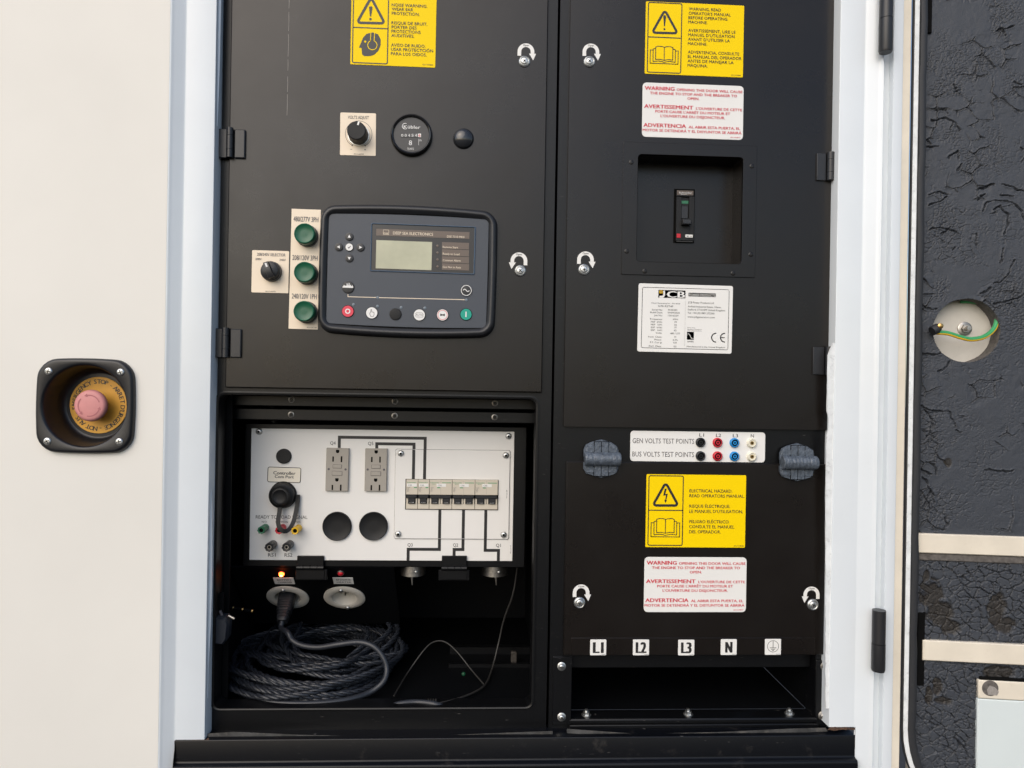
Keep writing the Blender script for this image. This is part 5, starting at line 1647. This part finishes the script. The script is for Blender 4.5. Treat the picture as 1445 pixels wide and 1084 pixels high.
def braid(P, r=.0022, off=.0024, pitch=.040, step=.0045, phase=0.0):
    P = catmull(P, 8)
    D_ = [0.0]
    for i in range(1, len(P)): D_.append(D_[-1] + (P[i] - P[i - 1]).length)
    n = max(int(D_[-1] / step), 4)
    S = []
    j = 0
    for k in range(n + 1):
        d = D_[-1] * k / n
        while j < len(P) - 2 and D_[j + 1] < d: j += 1
        f = (d - D_[j]) / max(D_[j + 1] - D_[j], 1e-9)
        S.append(P[j].lerp(P[j + 1], f))
    up = None
    strands = [[], [], []]
    for i in range(len(S)):
        tg = (S[min(i + 1, len(S) - 1)] - S[max(i - 1, 0)]).normalized()
        if up is None: up = Vector((0, 0, 1)) if abs(tg.z) < .9 else Vector((1, 0, 0))
        a = (up - tg * up.dot(tg)).normalized(); up = a
        b = tg.cross(a)
        for s_ in range(3):
            an = 2 * math.pi * (i * step / pitch + s_ / 3) + phase
            strands[s_].append(t.loc(S[i] + (a * math.cos(an) + b * math.sin(an)) * off))
    return strands
for L_ in loops:
    for st in braid(L_, phase=rnd.uniform(0, 6)):
        cab.tube(st, .0021, 6)
t.part('cord_coil', cab, M_CORD, smooth=60)
cab = MB().tube([t.loc(p) for p in catmull(lead, 10)], .0043, 12)
t.part('cord_lead', cab, M_CORD, smooth=60)

# loose wires on the floor
def wire(name, label, pts, r, mt):
    t = Thing(name, label, 'wire', Plane((0, .2, 1.4)), pts[len(pts) // 2][0], pts[len(pts) // 2][1])
    P = catmull([wpt(*p) for p in pts], 8)
    t.part('wire_core', MB().tube([t.loc(p) for p in P], r, 8), mt, smooth=60)
    return t
M_WIRE = mat('dark_wire', (.022, .021, .020), .5)
wire('thin_wire', 'thin dark wire arching up between the coil and the right side of the compartment', [(556, 982, .16), (575, 950, .12), (598, 918, .14), (612, 906, .15), (628, 906, .15), (645, 920, .14), (665, 945, .12), (683, 966, .10)], .0012, M_WIRE)
wire('thin_wire', 'thin dark wire hanging from the outlet box to the floor at the right', [(730, 800, .16), (724, 838, .16), (711, 875, .17), (703, 910, .17), (694, 945, .17), (683, 968, .16), (655, 983, .13), (618, 993, .10), (585, 998, .09)], .0016, M_WIRE)
t = wire('floor_cable', 'short black cable lying behind the front lip with a wire wrapped round it', [(540, 1002, .06), (565, 993, .07), (590, 991, .08), (615, 994, .085), (640, 1003, .08)], .0042, M_CORD)
mb = MB()
for k in range(4):
    p = wpt(604 + 3.5 * k, 993, .082)
    ringp = [t.loc(p + Vector((.0005 * math.cos(a), .0056 * math.sin(a), .0056 * math.cos(a)))) for a in [2 * math.pi * i / 12 for i in range(13)]]
    mb.tube(ringp, .0012, 6)
t.part('wire_wrap', mb, M_WIRE)

# items at the left wall
t = Thing('hanging_plug', 'black angled mains plug hanging at the left wall of the compartment', 'plug', Plane((0, .022, 1.4)), 313, 884)
def ql(t, P): return [t.q(*p) for p in P]
pts = ql(t, [(304, 893), (303, 905), (318, 906), (323.5, 898), (325.5, 875), (321, 868), (309, 867), (304, 875)])
ins = [(sum(p[0] for p in pts) / 8 * .12 + p[0] * .88, sum(p[1] for p in pts) / 8 * .12 + p[1] * .88) for p in pts]
M_PLUG = mat('grey_plug_plastic', (.022, .026, .035), .35)
t.part('plug_body', MB().loft([(ins, -.014), (pts, -.010), (pts, .008)]), M_PLUG)
a = t.q(324, 868); b = t.q(333, 871.5)
t.part('contact_pin', MB().tube([(a[0], -.004, a[1]), (b[0], -.006, b[1])], .0018, 10), M_STEEL)
a = t.q(307, 836); b = t.q(315.5, 866)
t.part('hanger_strap', MB().slab(a[0], b[0], b[1], a[1], -.001, .001, .001, .0003), M_INT)
a = t.q(311, 861); b = t.q(314, 869)
t.part('earth_clip', MB().tube([(a[0], -.002, a[1]), (b[0], -.002, b[1])], .0022, 8), M_INKG)
t = Thing('threaded_rod', 'short brass threaded rod sticking out of the left wall', 'rod', Plane((0, .11, 1.4)), 342, 859)
a = t.q(322, 857); b = t.q(357, 862.5)
mb = MB()
Pn, rn = [], []
for k in range(29):
    f = k / 28
    Pn.append((a[0] + (b[0] - a[0]) * f, 0, a[1] + (b[1] - a[1]) * f))
    rn.append(.0030 if k % 2 else .0024)
mb.tube(Pn, rn, 12)
t.part('thread', mb, M_INT)
for f in (.2, .58, .97):
    p = (a[0] + (b[0] - a[0]) * f, 0, a[1] + (b[1] - a[1]) * f)
    t.part('thread_crest', MB().tube([(p[0] - .0008, 0, p[2] + .0004), (p[0] + .0008, 0, p[2] - .0004)], .0033, 12), M_BRASS)
t = Thing('coiled_hose', 'black ribbed conduit rising at the upper left of the compartment', 'conduit', Plane((0, .12, 1.4)), 384, 578)
x0, z0 = t.q(381.5, 560); x1_, z1_ = t.q(387, 600)
Pn, rn = [], []
for k in range(49):
    f = k / 48
    Pn.append((x0 + (x1_ - x0) * f, 0, z0 + (z1_ - z0) * f)); rn.append(.0062 if k % 4 < 2 else .0048)
t.part('ribbed_tube', MB().tube(Pn, rn, 14), M_PLAS, smooth=20)
t = Thing('green_pilot_light', 'faint green pilot light deep in the dark compartment', 'indicator', Plane((0, .105, 1.4)), 654, 951)
t.part('pilot_lens', MB().lathe(0, 0, [(.001, -.003), (.0025, -.002), (.003, 0)], 16), M_LEDG, smooth=60)

# ------------------------------------------------------------------ open outer door
D = Thing('canopy_door', 'open white outer door showing its cracked black foam lining', 'door', FOAM, 1256, 542)
def dq(px, py, yo=0): return D.q(px, py, yo)
fz0, fz1 = dq(1290, 1130)[1], dq(1290, -50)[1]
# folded flange: white face, cream return, white lip
xs_ = [dq(p, 542)[0] for p in (1252.5, 1265.5, 1268, 1279)]
prof = [(xs_[0] - .0002, .030), (xs_[0], .0015), (xs_[0] + .0012, .0), (xs_[1], 0.0), (xs_[1] + .0015, .0008)]
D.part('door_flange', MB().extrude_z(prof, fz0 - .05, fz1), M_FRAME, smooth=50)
prof = [(xs_[1] + .0016, .0010), (xs_[1] + .004, .0016), (xs_[3] - .001, .0016), (xs_[3], .003), (xs_[3], .014)]
D.part('door_return', MB().extrude_z(prof, fz0 - .05, fz1), M_CREAM, smooth=50)
# path of the seal: straight, then turning to the right at the bottom
def seal_path(px, n=14):
    x0 = dq(px, 542)[0]
    zt_, zc = fz1, dq(px, 1028)[1]
    r = .15
    P = [(x0, zt_ + (zc - zt_) * k / 40) for k in range(41)]
    for k in range(1, n + 1):
        a = R(180 + 90 * k / n)
        P.append((x0 + r + r * math.cos(a), zc + r * math.sin(a)))
    P.append((x0 + r + .2, zc - r))
    return P
def sweep(path, section, closed=True):
    """section: [(offset to the right, y)] swept along a 2D path."""
    vs, fs = [], []
    m_ = len(section)
    for i, p in enumerate(path):
        a, b = Vector(path[max(i - 1, 0)]), Vector(path[min(i + 1, len(path) - 1)])
        tg = (b - a).normalized()
        nrm = Vector((-tg.y, tg.x))
        for o_, y in section:
            q_ = Vector(p) + nrm * o_
            vs.append((q_.x, y, q_.y))
    for i in range(len(path) - 1):
        for k in range(m_ if closed else m_ - 1):
            k2 = (k + 1) % m_
            fs.append((i * m_ + k, (i + 1) * m_ + k, (i + 1) * m_ + k2, i * m_ + k2))
    return MB().add(vs, fs)
sp = seal_path(1280.2)
D.part('seal_channel', sweep(sp, [(.0, .004), (.0, -.0015), (.0012, -.0025), (.0012, .004)]), M_RUB, smooth=40)
sp = seal_path(1281.6)
D.part('edge_lip', sweep(sp, [(0, .004), (0, -.0022), (.0009, -.0030), (.0058, -.0030), (.0066, -.002), (.0066, .004)]), M_EDGE, smooth=40)
# rubber bulb with small wobble
sp = seal_path(1288.4)
sp = [(x + .0005 * math.sin(z * 41) + .0004 * math.sin(z * 97 + 1), z) for x, z in sp]
D.part('door_seal', sweep(sp, [(0, .010), (0, -.0030), (.0012, -.0046), (.0052, -.0052), (.0088, -.0046), (.0102, -.003), (.0102, .012)]), M_RUB, smooth=40)

# foam lining: one displaced sheet
FD = .0085                                         # foam surface behind the flange face
hx, hz = dq(1363.5, 466.5, FD)
hr = .0445
fx0 = dq(1296.5, 542, FD)[0]; fx1 = dq(1520, 542, FD)[0]
step = .00088
nx, nz = int((fx1 - fx0) / step), int((fz1 - fz0) / step)
gx = np.linspace(fx0, fx1, nx); gz = np.linspace(fz0 - .02, fz1, nz)
X, Z = np.meshgrid(gx, gz)
rs = np.random.RandomState(5)
def vnoise(x, z, s, seed):
    u, v = x / s, z / s
    i, j = np.floor(u).astype(int), np.floor(v).astype(int)
    f, g = u - i, v - j
    f = f * f * (3 - 2 * f); g = g * g * (3 - 2 * g)
    T = np.random.RandomState(seed).rand(256, 256)
    h = lambda a, b: T[a % 256, b % 256]
    return (h(i, j) * (1 - f) + h(i + 1, j) * f) * (1 - g) + (h(i, j + 1) * (1 - f) + h(i + 1, j + 1) * f) * g
def fbm(x, z, s, seed, o=4):
    r, a, tot = 0, 1, 0
    for k in range(o):
        r = r + a * vnoise(x, z, s / 2 ** k, seed + k); tot += a; a *= .5
    return r / tot
def worley(x, z, s, seed, ax=1.0):
    u, v = x / (s * ax), z / s
    i, j = np.floor(u).astype(int), np.floor(v).astype(int)
    T = np.random.RandomState(seed).rand(256, 256, 3)
    d1 = np.full(x.shape, 9.0); d2 = np.full(x.shape, 9.0); cid = np.zeros(x.shape)
    for a in (-1, 0, 1):
        for b in (-1, 0, 1):
            q_ = T[(i + a) % 256, (j + b) % 256]
            d = np.hypot(i + a + q_[..., 0] - u, j + b + q_[..., 1] - v)
            near = d < d1
            d2 = np.where(near, d1, np.minimum(d2, d))
            cid = np.where(near, q_[..., 2], cid)
            d1 = np.where(near, d, d1)
    return d1, d2 - d1, cid
# normalised photograph row of every vertex, for where the damage sits
zrow = {}
zy = lambda py: dq(1370, py, FD)[1]
rows = np.array([zy(p) for p in range(-60, 1150, 10)]); pys = np.arange(-60, 1150, 10)
PYv = np.interp(Z.ravel(), rows[::-1], pys[::-1]).reshape(Z.shape)
cols = np.array([dq(p, 542, FD)[0] for p in range(1280, 1540, 10)]); pxs = np.arange(1280, 1540, 10)
PXv = np.interp(X.ravel(), cols, pxs).reshape(X.shape)
wx = X + .006 * (fbm(X, Z, .03, 21) - .5) + .0050 * (fbm(X, Z, .008, 22) - .5)
wz = Z + .006 * (fbm(X, Z, .03, 31) - .5) + .0050 * (fbm(X, Z, .008, 32) - .5)
H = .0016 * (fbm(X, Z, .09, 1) - .5) + .0007 * (fbm(X, Z, .012, 3) - .5)
sm = lambda a, b, x: np.clip((x - a) / (b - a), 0, 1) ** 2 * (3 - 2 * np.clip((x - a) / (b - a), 0, 1))
# fine crackle, mostly level strokes
_, e, c1_ = worley(wx, wz, .0065, 41, 1.7)
msk = sm(.46, .68, fbm(X, Z, .045, 51)) * (.4 + .6 * sm(1400, 1310, PXv))
lowm = sm(770, 800, PYv)
H += (1 - lowm) * msk * (.0009 * (c1_ - .5) + -.0024 * sm(.085, .03, e) + .0004 * sm(.30, .12, e) * sm(.04, .12, e))
_, e, _c = worley(wx * 1.0, wz, .0036, 43, 2.0)
m2 = sm(.42, .66, fbm(X, Z, .035, 53)) * (.45 + .55 * sm(560, 420, PYv))
H += (1 - lowm) * (.08 + .92 * m2) * (-.0014 * sm(.13, .05, e) + .0001 * sm(.4, .15, e)) + .00022 * (fbm(X, Z, .0045, 57, 2) - .5)
_, e, c3 = worley(wx, wz, .022, 45, 1.3)
m3 = sm(.52, .66, fbm(X, Z, .04, 55) + .25 * sm(1340, 1305, PXv) * sm(560, 620, PYv))
H += (1 - lowm) * m3 * (.0016 * (c3 - .5) + -.0038 * sm(.055, .015, e) + .0012 * sm(.16, .05, e) * sm(.02, .06, e))
# alligator flakes below the first stiffener: flat plates, thin deep cracks, lifted rims
_, e, cid = worley(wx, wz, .0125, 61, 1.15)
_, e2, cid2 = worley(wx, wz, .0062, 62, 1.25)
dens = sm(.30, .55, fbm(X, Z, .05, 63)) * .75 + .25
H += lowm * (-.0060 * dens * sm(.085, .035, e) + .0017 * (cid - .5) - .0034 * dens * sm(.08, .03, e2) * sm(.5, .6, cid2) + .0005 * sm(.20, .07, e) * sm(.05, .08, e))
# named cracks, with lifted lips
kx_ = wx + .0028 * (fbm(X, Z, .0045, 301, 2) - .5)
kz_ = wz + .0028 * (fbm(X, Z, .0045, 311, 2) - .5)
def seg_dist(P):
    d = np.full(X.shape, 1.0)
    Q = [dq(px, py, FD) for px, py in P]
    for a, b in zip(Q[:-1], Q[1:]):
        ax, az, bx, bz = a[0], a[1], b[0], b[1]
        L2 = (bx - ax) ** 2 + (bz - az) ** 2
        tt = np.clip(((kx_ - ax) * (bx - ax) + (kz_ - az) * (bz - az)) / L2, 0, 1)
        d = np.minimum(d, np.hypot(kx_ - ax - tt * (bx - ax), kz_ - az - tt * (bz - az)))
    return d
cracks = [[(1388, 298), (1394, 286), (1410, 282), (1428, 285), (1440, 298), (1447, 316)], [(1404, 296), (1412, 291), (1422, 303), (1424, 316), (1418, 330)], [(1383, 268), (1394, 263), (1404, 260)], [(1380, 281), (1390, 275)], [(1412, 275), (1430, 276)], [(1415, 260), (1432, 266), (1445, 270)],
          [(1400, 400), (1412, 397), (1424, 386), (1430, 369)], [(1384, 414), (1396, 406)], [(1402, 428), (1420, 427), (1436, 420), (1445, 413)], [(1318, 154), (1330, 154), (1338, 160)], [(1316, 169), (1334, 167), (1344, 172), (1354, 182)], [(1344, 172), (1342, 182)],
          [(1405, 46), (1414, 40), (1428, 38)], [(1414, 44), (1420, 51)], [(1312, 325), (1330, 321), (1340, 326), (1352, 330)], [(1330, 332), (1340, 322)], [(1312, 275), (1326, 270), (1338, 272)], [(1310, 292), (1328, 284), (1336, 276)], [(1378, 332), (1378, 346)], [(1345, 354), (1350, 350)],
          [(1300, 573), (1316, 578), (1330, 582), (1340, 582), (1346, 592), (1350, 601)], [(1306, 578), (1314, 588), (1316, 597), (1310, 612), (1306, 616)], [(1350, 607), (1358, 609)], [(1325, 524), (1338, 516), (1341, 510)], [(1298, 498), (1318, 502), (1328, 498)], [(1300, 430), (1316, 436), (1322, 436)],
          [(1318, 700), (1310, 690), (1306, 676), (1300, 674)], [(1303, 716), (1313, 694)], [(1318, 712), (1315, 702), (1312, 692)], [(1320, 745), (1332, 750), (1337, 740), (1334, 730)], [(1322, 640), (1330, 650), (1338, 656)], [(1440, 208), (1446, 210)], [(1432, 115), (1444, 117)], [(1304, 205), (1318, 208), (1326, 205)],
          [(1338, 222), (1350, 214), (1352, 222)], [(1392, 664), (1410, 666), (1430, 664)], [(1416, 350), (1412, 372)], [(1356, 232), (1352, 240)], [(1306, 650), (1318, 655), (1322, 668)], [(1300, 664), (1312, 668)], [(1345, 118), (1352, 130)]]
for k, P in enumerate(cracks):
    d = seg_dist(P)
    wv = .0004 + .0009 * vnoise(X, Z, .009, 90 + k) ** 2
    H += -.0046 * sm(wv * 2.0, wv * .8, d) + .0010 * sm(.0045, .0012, d) * sm(.0004, .0012, d) * vnoise(X, Z, .007, 190 + k)
# missing foam: brown fibre shows
wear = np.zeros(X.shape)
for px, py, rx_, ry_ in ((1318, 842, 16, 22), (1330, 866, 22, 18), (1350, 888, 14, 10), (1412, 860, 15, 22), (1425, 880, 14, 12), (1312, 816, 5, 9), (1330, 972, 7, 12), (1318, 985, 6, 14), (1420, 948, 24, 9), (1306, 955, 6, 14), (1340, 992, 14, 6), (1340, 655, 6, 8)):
    q_ = (PXv - px) ** 2 / rx_ ** 2 + (PYv - py) ** 2 / ry_ ** 2
    wear = np.maximum(wear, sm(1.25, .75, q_ + 1.1 * (fbm(X, Z, .010, 71) - .5) + .9 * (cid - .5)))
H = H * (1 - .6 * wear) - .0026 * wear * sm(640, 700, PYv) - .0008 * wear * fbm(X, Z, .004, 75)
# ragged rim of the inspection hole
dh = np.hypot(X - hx, Z - hz)
H += .0006 * sm(.010, .0, dh - hr) * (fbm(X, Z, .006, 77) - .3)
keep = dh > hr * (1 + .018 * (fbm(X, Z, .012, 79) - .5) * 2)
# slot cut for the corner plate
vi = np.arange(nx * nz).reshape(nz, nx)
q4 = np.stack([vi[:-1, :-1], vi[:-1, 1:], vi[1:, 1:], vi[1:, :-1]], -1)
ok = keep[:-1, :-1] & keep[:-1, 1:] & keep[1:, 1:] & keep[1:, :-1]
q4 = q4[ok]
me = bpy.data.meshes.new('foam_lining')
co = np.stack([X.ravel(), FD - H.ravel(), Z.ravel()], -1).astype(np.float32)
me.vertices.add(len(co)); me.vertices.foreach_set('co', co.ravel())
me.loops.add(q4.size); me.loops.foreach_set('vertex_index', q4.ravel().astype(np.int32))
me.polygons.add(len(q4)); me.polygons.foreach_set('loop_start', np.arange(0, q4.size, 4, dtype=np.int32))
me.polygons.foreach_set('use_smooth', np.ones(len(q4), dtype=bool))
me.update(calc_edges=True)
at = me.attributes.new('wear', 'FLOAT', 'POINT')
at.data.foreach_set('value', wear.ravel().astype(np.float32))
M_FOAM = mat('foam_skin', (0.040, 0.046, 0.058), .52, spec=.5, dust=.15, dust_col=(.14, .14, .14), dust_scale=300, peel=.4, peel_scale=700, bump2=.2, bump2_scale=1500)
nt_ = M_FOAM.node_tree
bs = nt_.nodes['Principled BSDF']
src = bs.inputs['Base Color'].links[0].from_socket
an = nt_.nodes.new('ShaderNodeAttribute'); an.attribute_name = 'wear'
mx = nt_.nodes.new('ShaderNodeMix'); mx.data_type = 'RGBA'
nz_ = nt_.nodes.new('ShaderNodeTexNoise'); nz_.inputs['Scale'].default_value = 170; nz_.inputs['Detail'].default_value = 6
cr2 = nt_.nodes.new('ShaderNodeValToRGB')
cr2.color_ramp.elements[0].color = (.008, .0078, .0076, 1); cr2.color_ramp.elements[1].color = (.046, .039, .034, 1)
cr2.color_ramp.elements[0].position = .35; cr2.color_ramp.elements[1].position = .75
nt_.links.new(nz_.outputs['Fac'], cr2.inputs[0])
nt_.links.new(an.outputs['Fac'], mx.inputs['Factor'])
nt_.links.new(src, mx.inputs['A']); nt_.links.new(cr2.outputs[0], mx.inputs['B'])
nt_.links.new(mx.outputs['Result'], bs.inputs['Base Color'])
me.materials.append(M_FOAM)
fo = bpy.data.objects.new('foam_lining', me); COL.objects.link(fo); fo.parent = D.e
# hole wall, back plate, stud, earth wire
nh = 48
hd_ = .030
ragged = [(hx + hr * (1.0 + .006 * math.sin(7 * a) + .005 * math.sin(13 * a + 1)) * math.cos(a), hz + hr * (1.0 + .006 * math.sin(7 * a) + .005 * math.sin(13 * a + 1)) * math.sin(a)) for a in [2 * math.pi * k / nh for k in range(nh)]]
rg2 = [(hx + (x - hx) * 1.02, hz + (z - hz) * 1.02) for x, z in ragged]
M_FIB = mat('foam_fibre', (.11, .10, .092), .9, var=.4, var_scale=200, dust=.3, dust_scale=300)
D.part('hole_wall', MB().loft([(rg2, FD - .0004), (ragged, FD + .004), (ragged, hd_)][::1], False), M_FIB)
D.part('door_skin', MB().slab(fx0, fx1, fz0 - .03, fz1, hd_, hd_ + .0015, 0, .0002), mat('bare_door_skin', (.56, .53, .475), .5, var=.08, var_scale=30, dust=.3, dust_col=(.25, .22, .18), dust_scale=80))
x_, z_ = dq(1363.8, 463.5, hd_ - .006)
D.part('stud_washer', MB().lathe(x_, z_, [(.0085, hd_ - .0022), (.0098, hd_ - .0016), (.010, hd_)], 24), M_STEEL, smooth=40)
st_ = D.part('earth_stud', MB().lathe(x_, z_, [(.0030, hd_ - .014), (.0034, hd_ - .0132), (.0034, hd_ - .006)], 14).loft([(circ(x_, z_, .0058, 6), hd_ - .0062), (circ(x_, z_, .0062, 6), hd_ - .0055), (circ(x_, z_, .0062, 6), hd_ - .002)]), M_STEEL, smooth=30)
Z7 = lambda X_, Y_: (1125 + X_ / 4.516, 240 + Y_ / 4.516)
def dw(P): return [(dq(px, py, yo)[0], yo, dq(px, py, yo)[1]) for px, py, yo in P]
wp = [(*Z7(885, 1035), -.002), (*Z7(960, 1040), -.001), (*Z7(1040, 1065), .000), (*Z7(1110, 1078), .002), (*Z7(1190, 1062), .005), (*Z7(1250, 1015), .010), (*Z7(1270, 950), .016), (*Z7(1245, 895), .022), (*Z7(1190, 855), .025), (*Z7(1110, 838), .027), (*Z7(1040, 836), .028)]
path = catmull(dw(wp), 8)
D.part('earth_wire', MB().tube(path, .0031, 12), M_WIREG, smooth=60)
upv = []
for i, p in enumerate(path):
    tg = (path[min(i + 1, len(path) - 1)] - path[max(i - 1, 0)]).normalized()
    nrm = tg.cross(Vector((0, 1, 0))).normalized()
    upv.append(p + nrm * -.00135 + Vector((0, -.00075, 0)))
D.part('wire_stripe', MB().tube(upv, .0021, 8), M_YELP, smooth=60)
a = dq(*Z7(875, 1010), -.002)
D.part('cable_gland', MB().tube([(a[0] - .004, -.004, a[1] - .004), (a[0] + .001, -.003, a[1] - .001), (a[0] + .005, -.002, a[1] + .002)], [.0065, .0072, .006], 14), M_RUB, smooth=50)
a = dq(*Z7(893, 1000), -.004)
D.part('cable_lug', MB().lathe(a[0] + .002, a[1] + .001, [(.0024, -.0105), (.0038, -.0095), (.0040, -.004)], 14), M_BRASS, smooth=50)
# cream stiffeners proud of the foam, with a grey gap below the first
def dbar(name, x0, x1, ya, yb_, y0, y1, mt, label=None, r=.0008, c=.0012):
    xa = dq(x0, (ya + yb_) / 2, y0)[0]; xb_ = dq(x1, (ya + yb_) / 2, y0)[0]
    z1_ = dq(1370, ya, y0)[1]; z0_ = dq(1370, yb_, y0)[1]
    return D.part(name, MB().slab(xa, xb_, z0_, z1_, y0, y1, r, c), mt, label=label)
dbar('stiffener', 1294.5, 1510, 755.5, 783.0, .0030, .0120, M_CREAM)
dbar('foam_gap', 1296, 1510, 783.5, 793.5, .0062, .0100, M_FIB)
dbar('stiffener', 1302.5, 1510, 907.0, 935.5, .0030, .0120, M_CREAM)
cp = dbar('corner_bracket', 1381, 1510, 959.5, 985, .0035, .0100, M_CREAM)
dbar('dark_slot', 1383, 1510, 954.5, 960, .0060, .0090, M_HOLE)
x_, z_ = dq(1397.5, 971.5, .0030)
D.part('bracket_hole', MB().disc(x_, z_, .0110, .0033, 24), M_FIB, cp)
D.part('bracket_plug', MB().poly([(x_ - .003, z_ - .009), (x_ + .009, z_ - .0095), (x_ + .0115, z_ - .004), (x_ + .006, z_ + .002), (x_ - .001, z_ + .004), (x_ - .0045, z_ - .002)], .0029), M_SOLE, cp)
dbar('lower_panel', 1378.5, 1510, 985.8, 1140, .0040, .0100, M_PALE, r=.0015)
# black slabs paint the dark of the stiffener pocket and top foam notch
dbar('dark_pocket', 1294, 1305, 868, 972, .0058, .0090, M_HOLE)
dbar('dark_foam_notch', 1301, 1316, -40, 45, .0050, .0100, M_HOLE)
# barrel hinges between post and door
for ya, yb_, ym, px in ((-60, 74.5, 27, 1249.5), (861, 947, 908, 1239.8)):
    w0, w1, wm = [Plane((0, -.040, 0)).pt(px, p) for p in (ya, yb_, ym)]
    X_ = (w0.x + w1.x) / 2 if ya > 0 else w1.x
    h_ = MB().tube([D.loc((X_, -.040, w0.z)), D.loc((X_, -.040, wm.z + .0004))], .0090, 24)
    o = D.part('barrel_hinge', h_, M_PLAS, smooth=50)
    D.part('lower_barrel', MB().tube([D.loc((X_, -.040, wm.z - .0004)), D.loc((X_, -.040, w1.z + .003)), D.loc((X_, -.040, w1.z))], [.0092, .0092, .0082], 24), M_PLAS, o, smooth=50)

for M in bpy.data.materials:
    M.use_backface_culling = False
bpy.data.objects.remove(_fo)
